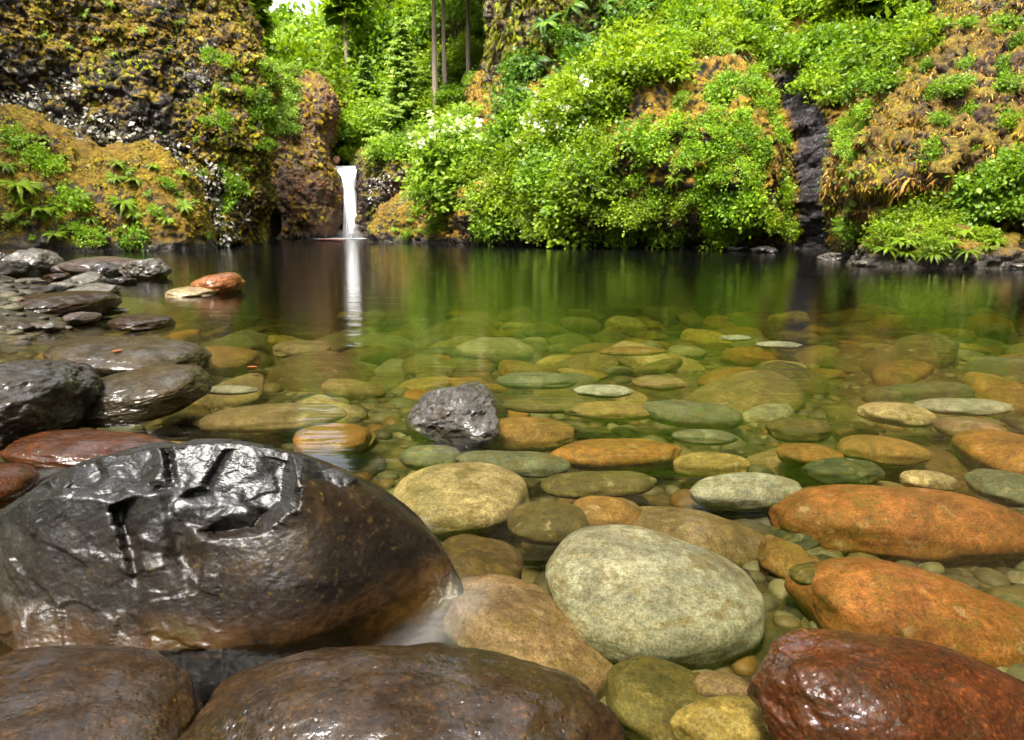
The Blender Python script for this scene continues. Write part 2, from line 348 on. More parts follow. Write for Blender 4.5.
# ---------------------------------------------------------------- cliffs: control nets lofted into rough rock
WV, WF, WN = [], [], 0
def cat_rom(P, n):
    m = len(P); t = np.linspace(0, m - 1, n); i = np.clip(np.floor(t).astype(int), 0, m - 2); f = (t - i).reshape((-1,) + (1,) * (P.ndim - 1))
    a = P[np.clip(i - 1, 0, m - 1)]; b = P[i]; c = P[i + 1]; d = P[np.clip(i + 2, 0, m - 1)]
    return .5 * (2 * b + (c - a) * f + (2 * a - 5 * b + 4 * c - d) * f * f + (3 * b - a - 3 * c + d) * f ** 3)
def wall(name, rows, nr, nc, mat, amp=.5, freq=.5, seed=1, fine=.12, push=None):
    """rows bottom to top; each (py or None for the bed, [(px, Y), ...])"""
    global WN
    P = []
    for py, cols in rows:
        r = []
        for px, Yd in cols:
            if py is None:
                q = at(px, HZ + 20, Yd); q[2] = -1.0
            else: q = at(px, py, Yd)
            r.append(q)
        P.append(r)
    P = np.array(P); G = cat_rom(P, nr); G = cat_rom(G.transpose(1, 0, 2), nc).transpose(1, 0, 2)
    def nrm(G):
        du = np.gradient(G, axis=1); dvv = np.gradient(G, axis=0); n = np.cross(du, dvv)
        n /= np.linalg.norm(n, axis=-1, keepdims=True) + 1e-9
        return n
    n = nrm(G)
    if np.mean(n[..., 1]) > 0: n = -n
    d = amp * fbm(G * freq, 4, seed, .5) + amp * .35 * ridged(G * freq * 2.3, 3, seed + 50)
    G = G + n * d[..., None]
    n = nrm(G); n = -n if np.mean(n[..., 1]) > 0 else n
    G = G + n * (fine * ridged(G * np.array([3.2, 3.2, 2.2]), 3, seed + 90) + fine * .6 * fbm(G * 9, 3, seed + 7))[..., None]
    if push is not None: G = push(G)
    fc = grid_faces(nr, nc)
    if np.mean(np.cross(G[1:, :-1] - G[:-1, :-1], G[:-1, 1:] - G[:-1, :-1])[..., 1]) < 0: fc = fc[:, ::-1]
    V = G.reshape(-1, 3)
    WV.append(V); WF.append(fc + WN); WN += len(V)
    vr = None
    if name == 'river_bank':
        px, py, _ = proj(V); vr = sstep(22, 13, np.abs(px - np.interp(py, [40, 90, 130, 245], [774, 796, 812, 820]) + 4 * vnoise(V * 1.5, 4))) * sstep(40, 85, py)
    o = build(name, V, fc, mat, var=vr); return o, V, fc

OCH_A, OCH_B = (.15, .09, .008), (.34, .25, .018)
OLV_A, OLV_B = (.1, .085, .008), (.26, .24, .018)
M_CL = cliff_mat('left_cliff_rock', (.035, .026, .02), OCH_A, OCH_B, .42, 1.0)
M_CF = cliff_mat('fall_rock', (.12, .08, .055), OCH_A, (.38, .26, .02), .36, .6, .8)
M_CFR = cliff_mat('fall_rock_dark', (.03, .02, .016), OLV_A, OCH_B, .3, .7, .3)
M_BK = cliff_mat('bank_rock', (.035, .024, .016), (.2, .11, .008), (.42, .26, .018), .75, .2)
M_PL = cliff_mat('pillar_rock', (.085, .06, .042), OLV_A, (.36, .29, .03), .5, .8, .3)
M_RC = cliff_mat('right_cliff_rock', (.05, .034, .022), (.13, .085, .012), (.32, .23, .028), .6, .35, .2)
M_MD = cliff_mat('mound_rock', (.06, .045, .03), OCH_A, (.32, .19, .014), .72, .3)
M_HL = cliff_mat('ledge_rock', (.03, .025, .02), (.06, .07, .006), (.2, .2, .015), .7, .3)

lc, lcV, lcF = wall('cliff', [
    (None, [(-420, 17), (-150, 22), (0, 25), (100, 26.5), (180, 27.5), (228, 28.5), (250, 30), (255, 40)]),
    (225, [(-420, 17), (-150, 22), (0, 25), (100, 26.5), (180, 27.4), (230, 28.3), (251, 30), (256, 40)]),
    (190, [(-420, 17), (-150, 22), (0, 25), (100, 26.4), (180, 27.2), (232, 28.2), (254, 30), (258, 40)]),
    (150, [(-420, 17), (-150, 22), (0, 25.3), (100, 26.6), (180, 27.2), (233, 28.1), (257, 30), (260, 40)]),
    (95, [(-420, 17.3), (-150, 22.3), (0, 25.8), (100, 27), (180, 27.6), (236, 28.3), (261, 30.2), (260, 40)]),
    (40, [(-420, 17.6), (-150, 22.6), (0, 26.3), (100, 27.5), (175, 28.2), (225, 28.8), (247, 30.6), (250, 40)]),
    (0, [(-420, 18), (-150, 23), (0, 26.8), (90, 28), (165, 28.8), (212, 29.6), (232, 31.4), (236, 40)]),
    (-90, [(-430, 19), (-150, 24), (0, 28), (80, 29.4), (140, 30.4), (175, 31.5), (195, 33.5), (200, 41)]),
    (-190, [(-430, 21), (-160, 26), (-20, 30), (40, 31.8), (90, 33), (120, 34.5), (140, 37), (150, 44)]),
    (-230, [(-430, 26), (-180, 32), (-60, 36), (0, 38), (40, 39), (60, 40.5), (80, 43), (100, 48)])],
    420, 420, M_CL, .55, .42, 11, .13)
tag(lc, 'towering dark basalt cliff with ochre moss and white lichen behind two mossy mounds', 'cliff')

def cave(G):
    c = at(268, 222, 51); d = np.exp(-(((G[..., 0] - c[0]) / .95) ** 2 + ((G[..., 2] - c[2] + .1) / 1.25) ** 2) ** 2)
    G[..., 1] += d * 2.6; return G
fl, flV, flF = wall('rock_outcrop', [
    (None, [(215, 60), (238, 53), (262, 51.3), (285, 50.8), (312, 50.8), (332, 52), (339, 54.5), (340, 64)]),
    (215, [(215, 60), (238, 53), (260, 51), (285, 50.3), (312, 50.2), (334, 51.7), (340, 54.5), (342, 64)]),
    (185, [(215, 60), (238, 53), (258, 51), (285, 50.2), (312, 50.2), (332, 51.6), (338, 54.5), (342, 64)]),
    (163, [(215, 60), (238, 53), (258, 51.3), (285, 50.8), (308, 51), (324, 52.2), (331, 55), (338, 64)]),
    (140, [(215, 60), (238, 53), (258, 51.8), (285, 51.5), (306, 51.8), (320, 53), (328, 55.4), (334, 64)]),
    (112, [(215, 60), (238, 53), (258, 52.3), (282, 52.2), (306, 52.6), (325, 53.6), (334, 55.8), (337, 64)]),
    (92, [(215, 60), (238, 54), (258, 53), (278, 53), (302, 53.8), (320, 55), (328, 57), (332, 64)]),
    (80, [(215, 62), (238, 56), (256, 55), (275, 55), (296, 56), (310, 57.5), (318, 60), (324, 66)]),
    (72, [(215, 66), (238, 62), (256, 61), (275, 61), (290, 62), (300, 63), (308, 66), (314, 70)])],
    260, 220, M_CF, .32, .5, 23, .1, cave)
tag(fl, 'reddish brown rounded rock wall with low cave beside the falling water', 'rock')
fr_, frV, frF = wall('rock_outcrop', [
    (None, [(350, 64), (353, 55), (362, 52.6), (392, 51.5), (430, 50.6), (480, 49), (540, 48)]),
    (222, [(350, 64), (353, 55), (362, 52.6), (392, 51), (430, 51.2), (480, 50), (540, 48)]),
    (196, [(352, 64), (356, 55), (364, 52.4), (390, 50.2), (430, 49.8), (480, 49), (540, 48)]),
    (176, [(352, 64), (357, 55.5), (366, 52.6), (390, 50), (430, 49.2), (480, 48.5), (540, 48)]),
    (160, [(354, 64), (360, 56), (370, 53.5), (390, 51), (430, 50), (480, 49.5), (540, 49)]),
    (148, [(360, 66), (368, 59), (380, 56.5), (396, 54), (430, 53), (480, 52), (540, 52)]),
    (138, [(372, 70), (384, 65), (394, 62), (410, 60), (440, 58), (480, 57), (540, 57)])],
    200, 200, M_CFR, .38, .5, 31, .1)
tag(fr_, 'dark overhanging rock wall with pale patch on the other side of the falls', 'rock')

def gully(G):
    px, py, _ = proj(G.reshape(-1, 3)); px = px.reshape(G.shape[:2]); py = py.reshape(G.shape[:2])
    cx = np.interp(py, [40, 90, 130, 245], [770, 792, 806, 812]); d = np.exp(-((px - cx - 12) / 24) ** 2)
    G[..., 1] += d * 2.6; G[..., 1] += .18 * d * vnoise(G * np.array([2, 2, 7.]), 77); return G
bk, bkV, bkF = wall('river_bank', [
    (None, [(376, 52), (384, 44), (420, 37), (470, 31), (540, 29), (620, 27), (700, 25), (770, 23.5), (815, 24), (850, 22.5), (900, 22)]),
    (238, [(376, 52), (385, 44.4), (421, 37.4), (470, 31.6), (540, 29.6), (620, 27.6), (700, 25.6), (770, 24), (815, 24.6), (850, 23), (900, 22)]),
    (217, [(398, 52), (405, 44), (430, 37.4), (471, 30.9), (540, 28.4), (620, 26), (700, 24), (770, 22.8), (815, 24.6), (850, 23), (900, 22)]),
    (180, [(426, 52), (434, 44.5), (448, 38.6), (475, 32), (540, 28.8), (620, 25.8), (700, 23.6), (770, 22.5), (814, 24.8), (850, 23.6), (900, 23)]),
    (140, [(448, 54), (456, 47), (466, 42), (490, 35), (545, 30.6), (620, 26.6), (700, 24), (765, 23), (808, 25.4), (850, 25), (900, 25)]),
    (100, [(470, 56), (478, 50), (488, 46), (508, 39.5), (556, 34), (622, 28.6), (694, 25.6), (752, 24.6), (798, 27), (850, 27.4), (900, 28)]),
    (66, [(486, 58), (492, 53), (500, 49), (520, 44), (570, 38), (630, 32), (694, 28), (745, 27), (785, 29.6), (850, 31), (900, 32)]),
    (48, [(490, 62), (498, 58), (508, 55), (530, 50), (580, 45), (640, 39), (700, 34), (750, 33), (790, 35), (850, 37), (910, 38)]),
    (20, [(495, 66), (505, 63), (515, 60), (540, 56), (590, 52), (650, 47), (710, 43), (760, 42), (800, 43), (860, 45), (920, 47)]),
    (-60, [(495, 72), (505, 70), (515, 68), (540, 65), (590, 62), (650, 58), (710, 55), (760, 54), (800, 55), (860, 57), (940, 58)])],
    330, 470, M_BK, .5, .55, 41, .1, gully)
tag(bk, 'overgrown mossy bank bulging over the pool, split by a dark wet cleft', 'bank')
pl, plV, plF = wall('rock_pillar', [
    (165, [(462, 52), (470, 44), (485, 41), (520, 39.5), (560, 39), (610, 39), (660, 40), (700, 44)]),
    (135, [(470, 52), (478, 44.5), (492, 41.5), (520, 40), (560, 39.4), (610, 39.2), (660, 40), (700, 44)]),
    (105, [(480, 52), (487, 45), (500, 42), (525, 40.3), (560, 39.6), (610, 39.4), (660, 40), (700, 44)]),
    (70, [(490, 52), (495, 45.5), (506, 42.4), (525, 40.6), (560, 39.8), (610, 39.5), (660, 40), (700, 44)]),
    (30, [(493, 52), (497, 45.7), (507, 42.5), (525, 40.8), (560, 40), (610, 39.6), (660, 40), (700, 44)]),
    (-20, [(490, 52), (494, 46), (505, 42.8), (525, 41), (560, 40.2), (610, 39.8), (660, 40.2), (700, 44)]),
    (-120, [(486, 54), (492, 48), (503, 44), (525, 42), (560, 41.2), (610, 41), (655, 41.5), (690, 46)]),
    (-170, [(490, 60), (500, 54), (510, 50), (530, 48), (560, 47), (600, 47), (640, 48), (670, 52)])],
    260, 220, M_PL, .35, .6, 53, .12)
tag(pl, 'tall vertical rock pillar with pale bare edge above the overgrown bank', 'rock')
rc, rcV, rcF = wall('cliff', [
    (None, [(846, 24), (856, 18.5), (880, 16.6), (930, 15.6), (1000, 15), (1100, 14), (1300, 12), (1500, 10)]),
    (235, [(846, 24), (856, 18.5), (880, 16.7), (930, 15.7), (1000, 15), (1100, 14), (1300, 12), (1500, 10)]),
    (205, [(842, 24), (854, 18.3), (880, 16.4), (930, 15.4), (1000, 14.8), (1100, 13.8), (1300, 12), (1500, 10)]),
    (172, [(838, 24), (850, 18.3), (874, 16.2), (925, 15.1), (1000, 14.5), (1100, 13.6), (1300, 12), (1500, 10)]),
    (140, [(848, 24), (858, 18.8), (880, 16.8), (925, 15.5), (1000, 14.8), (1100, 13.8), (1300, 12.2), (1500, 10)]),
    (100, [(868, 25), (880, 19.6), (900, 17.7), (940, 16.3), (1010, 15.4), (1100, 14.4), (1300, 12.5), (1500, 10.5)]),
    (60, [(892, 26), (904, 20.6), (922, 18.7), (955, 17.3), (1020, 16.2), (1110, 15), (1300, 13), (1500, 11)]),
    (25, [(915, 27), (927, 21.6), (942, 19.7), (972, 18.3), (1035, 17), (1120, 15.8), (1300, 13.6), (1500, 11.5)]),
    (-10, [(938, 28), (948, 22.6), (962, 20.7), (990, 19.2), (1045, 17.8), (1130, 16.5), (1310, 14), (1500, 12)]),
    (-110, [(990, 32), (1000, 27), (1012, 25), (1040, 23), (1090, 21), (1160, 19), (1330, 16), (1520, 14)]),
    (-180, [(1040, 38), (1050, 34), (1065, 32), (1090, 30), (1130, 28), (1190, 26), (1350, 22), (1540, 20)])],
    300, 300, M_RC, .4, .6, 61, .11)
tag(rc, 'steep mossy cliff hung with tan dry moss tufts beside the cleft', 'cliff')

# ---------------------------------------------------------------- boulders and stones
ICO = {}
def ico(sub):
    if sub not in ICO:
        b = bmesh.new(); bmesh.ops.create_icosphere(b, subdivisions=sub, radius=1)
        ICO[sub] = (np.array([v.co[:] for v in b.verts]), np.array([[v.index for v in f.verts] for f in b.faces])); b.free()
    return ICO[sub]
def rock_shape(sub, rx, ry, rz, seed, e=2.3, amp=.1, facets=0, depth=.82, rough=.0, soft=26):
    V, Fc = ico(sub); r = 1 / (np.abs(V) ** e).sum(1) ** (1 / e)
    if facets:
        g = np.random.default_rng(seed); n = g.normal(size=(facets, 3)); n /= np.linalg.norm(n, axis=1)[:, None]
        d = depth + g.uniform(-.1, .14, facets); dots = np.maximum(V @ n.T, 1e-3)
        rr = np.concatenate([d / dots, r[:, None]], 1)
        r = -np.log(np.exp(-soft * np.minimum(rr, 3)).sum(1)) / soft
    r = r * (1 + amp * fbm(V * 1.05 + seed * 3.1, 2, seed) + rough * fbm(V * 5 + seed, 4, seed + 5))
    return V * r[:, None] * np.array([rx, ry, rz]), Fc
COLS = {
    'orange': (.24, .085, .014), 'rust': (.235, .068, .018), 'amber': (.23, .115, .016), 'olive': (.1, .078, .018), 'tan': (.19, .13, .052),
    'cream': (.34, .265, .14), 'greygreen': (.105, .12, .072), 'palegrey': (.34, .315, .26), 'brown': (.085, .047, .014), 'darkgreen': (.042, .052, .026),
    'pink': (.22, .13, .07), 'grey': (.13, .12, .105), 'wetgrey': (.06, .055, .05), 'wetbrown': (.05, .024, .007), 'wetred': (.05, .012, .003), 'purple': (.1, .075, .07),
    'wetolive': (.07, .05, .018), 'white': (.36, .36, .29), 'yellow': (.25, .17, .035)}
for k_, v_ in COLS.items():
    v_ = np.array(v_); l_ = v_ @ np.array([.3, .55, .15]); COLS[k_] = tuple((v_ * .86 + l_ * .14) * (.33 if k_.startswith('wet') else .56))
COLS['rust'] = (.14, .052, .016); COLS['orange'] = (.15, .068, .014); COLS['wetred'] = (.03, .0085, .002); COLS['wetbrown'] = (.0135, .007, .0025); COLS['slate'] = (.04, .038, .036); COLS['palegrey'] = (.16, .155, .128); COLS['cream'] = (.2, .155, .085); COLS['grey'] = (.075, .07, .062)
WORD = {'orange': 'orange', 'rust': 'red-orange', 'amber': 'amber', 'olive': 'olive', 'tan': 'tan', 'cream': 'cream', 'greygreen': 'grey-green', 'palegrey': 'pale grey', 'brown': 'brown',
        'darkgreen': 'dark green', 'pink': 'pinkish', 'grey': 'grey', 'yellow': 'yellowish', 'white': 'whitish', 'wetgrey': 'grey', 'wetbrown': 'brown', 'purple': 'purplish', 'wetolive': 'olive', 'wetred': 'red', 'slate': 'grey'}
STONES = []   # plan discs already taken: x, y, r
def place_stone(px, py, wd, ht, col, label, up=None, sub=5, roll=0, margin=.012, k=.4, facets=0, seed=None, amp=.1, e=2.3, rough=0, name='river_stone', cat='stone', group='river stones', depth=.82, yaw=0, peak=0):
    """a stone seen at a pixel with that width and height; up = height of its centre above the water in its own half-heights, None = under water"""
    seed = seed if seed is not None else int(px * 7 + py * 13)
    zc = 0.0
    for _ in range(8):
        c = on(px, py, zc); ax = (c - CAM) @ FWD; rx = wd / 2 * ax / F; hh = ht / 2 * ax / F
        dep = math.atan2(CAMH - zc, math.hypot(c[0], c[1])); s_, c_ = math.sin(dep), math.cos(dep)
        rz = k * rx
        if rz * c_ > .85 * hh: rz = .85 * hh / c_
        ry = math.sqrt(max(hh * hh - (rz * c_) ** 2, 1e-8)) / s_
        if ry > 1.5 * rx: ry = 1.5 * rx; rz = math.sqrt(max(hh * hh - (ry * s_) ** 2, 1e-8)) / c_
        ry = max(ry, .45 * rx)
        zc = -(rz * 1.05 + margin) if up is None else up * rz
    V, Fc = rock_shape(sub, rx, ry, rz, seed, e, amp, facets, depth, rough)
    if peak:
        zz = np.clip(V[:, 2] / rz, -1, 1); V[:, 0] = V[:, 0] * (1 - peak * .5 * (zz + .3).clip(0)) + .28 * rx * (zz + .2).clip(0)
    if up is None:
        Rm = np.array(Matrix.Rotation(R(roll), 3, 'Y')); top = (V @ Rm.T)[:, 2].max()
        zc = -(top + margin); c = on(px, py, zc)
    o = build(name, V, Fc, M_WET if up is not None else M_SUB)
    o.location = c; o.rotation_euler = (0, R(roll), R(yaw)); o.color = (*COLS[col], 1)
    tag(o, label, cat, group); STONES.append((c[0], c[1], max(rx, .6 * ry) * .8, rx, ry))
    return o

EM = 'emergent rocks'
# standing out of the water
P = place_stone
P(60, 742, 262, 165, 'wetbrown', 'wet brown rock below the black boulder, cut by the picture edge', .25, 7, 8, amp=.12, rough=.025, name='boulder', cat='rock', group=EM, e=2.5)
P(392, 752, 440, 200, 'wetbrown', 'big wet brown boulder with pitted glossy top, in front of the black boulder', .12, 7, -2, amp=.08, rough=.022, name='boulder', cat='rock', group=EM, e=2.4, seed=5)
P(925, 728, 370, 150, 'wetred', 'glossy wet dark red boulder slanting out of the water at the edge', .1, 7, 17, amp=.09, rough=.02, name='boulder', cat='rock', group=EM, e=2.4, seed=9)
P(450, 410, 132, 78, 'slate', 'small angular grey rock standing alone in the middle of the pool', .1, 7, -4, amp=.12, rough=.05, facets=22, k=.75, depth=.7, name='boulder', cat='rock', group=EM, seed=52, peak=.45)
P(22, 404, 112, 84, 'wetgrey', 'pitted dark grey rock at the water margin just behind the black boulder', .6, 7, 4, amp=.12, rough=.06, k=.6, name='boulder', cat='rock', group=EM, seed=4, e=2.6)
P(142, 394, 128, 52, 'wetolive', 'blocky tan rock with white glare on its front, behind the black boulder', .4, 7, -8, amp=.1, rough=.02, k=.45, name='boulder', cat='rock', group=EM, seed=8)
P(130, 357, 146, 42, 'wetolive', 'long olive wet rock with a rounded back, lying behind the blocky tan one', .4, 7, 5, amp=.1, rough=.02, k=.35, name='boulder', cat='rock', group=EM, seed=12)
P(92, 453, 170, 44, 'wetred', 'flat reddish wet slab barely awash between black boulder and pitted rock', .0, 6, 3, amp=.08, rough=.03, k=.22, name='boulder', cat='rock', group=EM, seed=14)
P(-6, 486, 62, 44, 'wetred', 'small red wet rock half out of frame beside the black boulder', .2, 6, 5, k=.5, name='boulder', cat='rock', group=EM, seed=15)
P(61, 308, 86, 34, 'wetbrown', 'rounded brown pitted rock on the gravel shore', .6, 6, -3, amp=.07, rough=.03, k=.42, name='boulder', cat='rock', group=EM, seed=16)
P(8, 321, 64, 22, 'grey', 'low grey speckled rock in front of the shore stones, at the edge', .3, 6, 3, k=.35, rough=.04, name='boulder', cat='rock', group=EM, seed=17)
P(143, 322, 52, 16, 'wetbrown', 'small brown wet rock alone in the shallows near the gravel shore', .6, 6, 4, k=.4, rough=.03, name='boulder', cat='rock', group=EM, seed=18)
P(193, 293, 46, 13, 'cream', 'flat cream rock touching the orange rock in the shallows', .2, 6, 0, k=.3, name='boulder', cat='rock', group=EM, seed=19)
P(219, 285, 44, 22, 'rust', 'bright orange-red rounded rock in the shallows with pale wet end', .6, 6, -6, k=.55, name='boulder', cat='rock', group=EM, seed=20, rough=.02)
P(103, 267, 64, 20, 'purple', 'long smooth purplish rock lying across the back of the gravel shore', .5, 6, 5, k=.38, name='boulder', cat='rock', group=EM, seed=22)
P(149, 271, 48, 32, 'grey', 'jagged pale grey rock at the tip of the gravel shore', .4, 6, 0, amp=.12, rough=.05, k=.75, facets=14, depth=.74, name='boulder', cat='rock', group=EM, seed=23)
P(30, 266, 52, 34, 'grey', 'pointed grey rock, tallest on the gravel shore', .4, 6, 0, amp=.12, rough=.05, k=.7, facets=13, depth=.74, name='boulder', cat='rock', group=EM, seed=24)
shore = [(106, 271, 28, 20, 'wetgrey', 'small dark pointed rock in front of the long purplish rock'), (88, 281, 42, 18, 'grey', 'grey lumpy rock before the dark pointed one'),
         (98, 290, 52, 14, 'grey', 'low pale grey rock next to the rounded brown one'), (46, 292, 34, 15, 'wetgrey', 'small dark rock behind the rounded brown pitted rock'),
         (66, 287, 26, 13, 'grey', 'small pale rock squeezed between two grey shore rocks'), (2, 272, 44, 28, 'wetgrey', 'broad dark slab behind the pointed grey shore rock'),
         (18, 285, 46, 16, 'grey', 'flat grey rock in front of the pointed shore rock'), (22, 302, 44, 22, 'wetolive', 'olive rounded rock beside the rounded brown pitted rock'),
         (113, 311, 28, 9, 'palegrey', 'white flat wet stone beside the rounded brown rock'), (68, 269, 26, 13, 'purple', 'small purplish rock left behind the long purplish rock'),
         (122, 281, 24, 10, 'wetgrey', 'little dark stone at foot of the jagged pale rock'), (58, 278, 24, 11, 'wetbrown', 'little brown stone amid the shore rocks'), (8, 256, 34, 12, 'wetbrown', 'far brown rock at back of shore, half out of frame')]
for i, (a, b, c_, d, col, lb) in enumerate(shore):
    P(a, b, c_, d, col, lb, .45, 5, random.uniform(-6, 6), amp=.12, rough=.04, k=.5, facets=12, depth=.76, name='boulder', cat='rock', group='rocks on the gravel shore', seed=100 + i)

g = np.random.default_rng(44); k = 0
while k < 26:
    px, py = g.uniform(-10, 135), g.uniform(262, 330); q = on(px, py, 0)
    if float(ground_h(q[0], q[1])) < .02 or any((q[0] - a) ** 2 + (q[1] - c) ** 2 < (.5 * r) ** 2 for a, c, r, _, _ in STONES): continue
    wd = g.uniform(13, 30) * (py / 300) ** 2; col = ('grey', 'wetgrey', 'wetbrown', 'purple', 'wetolive')[k % 5]
    P(px, py, wd, wd * g.uniform(.42, .6), col, f'small {WORD[col]} cobble lying in the shore gravel', .6, 5, g.uniform(-8, 8), amp=.13, rough=.03, k=.5, facets=12, depth=.78, name='cobble', cat='stone', group='cobbles in the shore gravel', seed=400 + k); k += 1

# under water, each as it lies in the photograph
HERO = [
    (462, 498, 136, 72, 'cream', 'large cream oval stone under water beside the black boulder', -3, .012, 'the large cream stone'),
    (652, 593, 214, 126, 'palegrey', 'large pale grey pitted stone, biggest in the shallows', 5, .004, 'the large pale grey stone'),
    (533, 642, 205, 112, 'pink', 'large tan and pinkish stone under water above the big wet boulder', 27, .02, 'the pinkish tan stone'),
    (893, 523, 252, 74, 'rust', 'broad red-orange flat stone with pointed end, under water', 3, .008, 'the broad red-orange stone'),
    (940, 634, 320, 105, 'rust', 'long blurred rust stone just beyond the glossy red boulder', 17, .015, 'the long rust stone'),
    (613, 455, 132, 33, 'orange', 'long smooth orange stone under water, between grey rock and pale stones', -2, .01, 'the long smooth orange stone'),
    (522, 435, 108, 34, 'amber', 'amber stone with olive rim just beside the angular grey rock', 0, .012, 'the amber stone'),
    (607, 515, 70, 34, 'amber', 'bright golden amber stone behind the large pale grey stone', 5, .02, 'the golden stone'),
    (547, 522, 78, 42, 'olive', 'dark olive brown stone next to the golden one', -5, .02, 'the olive brown stone'),
    (690, 548, 185, 74, 'tan', 'wide dull tan stone lying half behind the large pale grey stone', 8, .05, 'the wide dull tan stone'),
    (746, 492, 110, 36, 'palegrey', 'pale blue-grey and cream stone beside the broad red-orange stone', -2, .01, 'the pale blue-grey stone'),
    (712, 466, 78, 27, 'yellow', 'yellow tan oval stone beyond the pale blue-grey stone', 0, .015, 'the yellow tan stone'),
    (882, 451, 84, 30, 'amber', 'honey coloured angular flat stone in mid pool', 4, .012, 'the honey coloured stone'),
    (895, 414, 72, 23, 'cream', 'smooth pale pebble-like oval stone beyond the honey coloured stone', 3, .01, 'the smooth pale oval stone'),
    (965, 407, 96, 17, 'palegrey', 'long thin pale stone near the edge, beyond the pinkish stone', 0, .01, 'the long thin pale stone'),
    (970, 430, 66, 25, 'pink', 'pinkish cream flat stone under the long thin pale stone', 4, .015, 'the pinkish cream stone'),
    (1008, 453, 76, 42, 'orange', 'large orange tan stone cut by the picture edge', 0, .02, 'the orange edge stone'),
    (690, 414, 102, 27, 'greygreen', 'long grey-green flat stone beyond the yellow tan stone', 5, .012, 'the long grey-green stone'),
    (602, 391, 58, 13, 'white', 'small whitish green oval stone standing out beyond the angular grey rock', 0, .008, 'the whitish oval stone'),
    (537, 381, 88, 17, 'greygreen', 'wide flat grey-green stone just beyond the angular grey rock', 0, .01, 'the wide grey-green stone'),
    (632, 351, 66, 9, 'amber', 'thin amber stone far out in the pool under green reflections', 0, .02, 'the thin amber stone'),
    (433, 459, 64, 27, 'greygreen', 'round grey-green stone in front of the angular grey rock', 0, .015, 'the round grey-green stone'),
    (512, 463, 110, 23, 'greygreen', 'flat dark grey-green stone beside the long smooth orange stone', 4, .025, 'the flat grey-green stone'),
    (598, 484, 112, 22, 'olive', 'long olive stone in front of the long smooth orange stone', -3, .03, 'the long olive stone'),
    (548, 405, 92, 15, 'olive', 'dark olive stone lying beyond the amber stone', 0, .02, 'the dark olive stone'),
    (612, 411, 92, 18, 'yellow', 'olive yellow flat stone before the whitish oval stone', 0, .02, 'the olive yellow stone'),
    (800, 430, 64, 25, 'brown', 'brown mottled stone between long grey-green and smooth pale stones', 0, .02, 'the brown mottled stone'),
    (808, 455, 66, 22, 'orange', 'orange brown flat stone in front of the brown mottled stone', 2, .02, 'the orange brown stone'),
    (842, 472, 82, 26, 'darkgreen', 'dark slaty stone in front of the orange brown stone', 0, .03, 'the dark slaty stone'),
    (928, 481, 56, 20, 'cream', 'cream oval stone just beyond the broad red-orange stone', 5, .015, 'the small cream stone'),
    (1006, 487, 62, 32, 'greygreen', 'grey-green round stone at the edge below the orange edge stone', 0, .03, 'the grey-green edge stone'),
    (330, 441, 76, 36, 'orange', 'orange stone with ragged edge under the white glare', 0, .015, 'the orange stone in the glare'),
    (275, 417, 152, 25, 'tan', 'very long tan slab under water, running into the white glare', -3, .015, 'the long tan slab'),
    (303, 349, 58, 17, 'tan', 'square pale tan stone crossing the bright streak of the falls', 0, .012, 'the square tan stone'),
    (228, 390, 58, 8, 'palegrey', 'thin straight pale slab beside the blocky tan rock', 0, .006, 'the thin pale slab'),
    (218, 360, 78, 27, 'amber', 'smooth honey brown stone touching the long olive rock', 4, .006, 'the smooth honey brown stone'),
    (722, 687, 56, 28, 'pink', 'small salmon pink stone between the glossy red boulder and pinkish stone', 0, .06, 'the salmon pink stone'),
    (664, 706, 125, 84, 'olive', 'shadowed olive stone below the large pale grey stone', 15, .05, 'the shadowed olive stone'),
    (738, 728, 125, 56, 'yellow', 'mossy yellow stone cut by the picture bottom beside the glossy red boulder', 0, .03, 'the mossy yellow stone'),
    (850, 578, 120, 24, 'olive', 'pale olive stone squeezed between the two big rust stones', 2, .04, 'the pale olive stone'),
    (480, 565, 90, 56, 'brown', 'dull brown stone under water between black boulder and pale grey stone', 10, .03, 'the dull brown stone'),
    (440, 570, 60, 55, 'brown', 'shadowed brown stone against the black boulder', 10, .05, 'the shadowed brown stone'),
    (660, 383, 52, 15, 'tan', 'small tan stone beyond the whitish oval stone', 0, .02, 'the small tan stone'),
    (705, 437, 66, 16, 'greygreen', 'speckled pale green stone in front of the long grey-green stone', 2, .012, 'the speckled green stone'),
    (483, 410, 46, 40, 'darkgreen', 'dark green round stone right behind the angular grey rock', 0, .02, 'the dark green stone'),
    (780, 345, 46, 7, 'white', 'tiny bright whitish stone far out in the pool', 0, .01, 'the tiny whitish stone'),
    (735, 338, 30, 6, 'white', 'white sliver of a stone far out, alone in green reflections', 0, .008, 'the white sliver'),
]
ANCH = []
for px, py, wd, ht, col, lb, roll, mg, short in HERO:
    big = wd > 95
    o = P(px, py, wd, ht, col, lb, None, 6 if big else 5, roll, mg, amp=.1, rough=.006 if big else 0, e=2.3)
    ANCH.append((o.location.x, o.location.y, short, px, py))

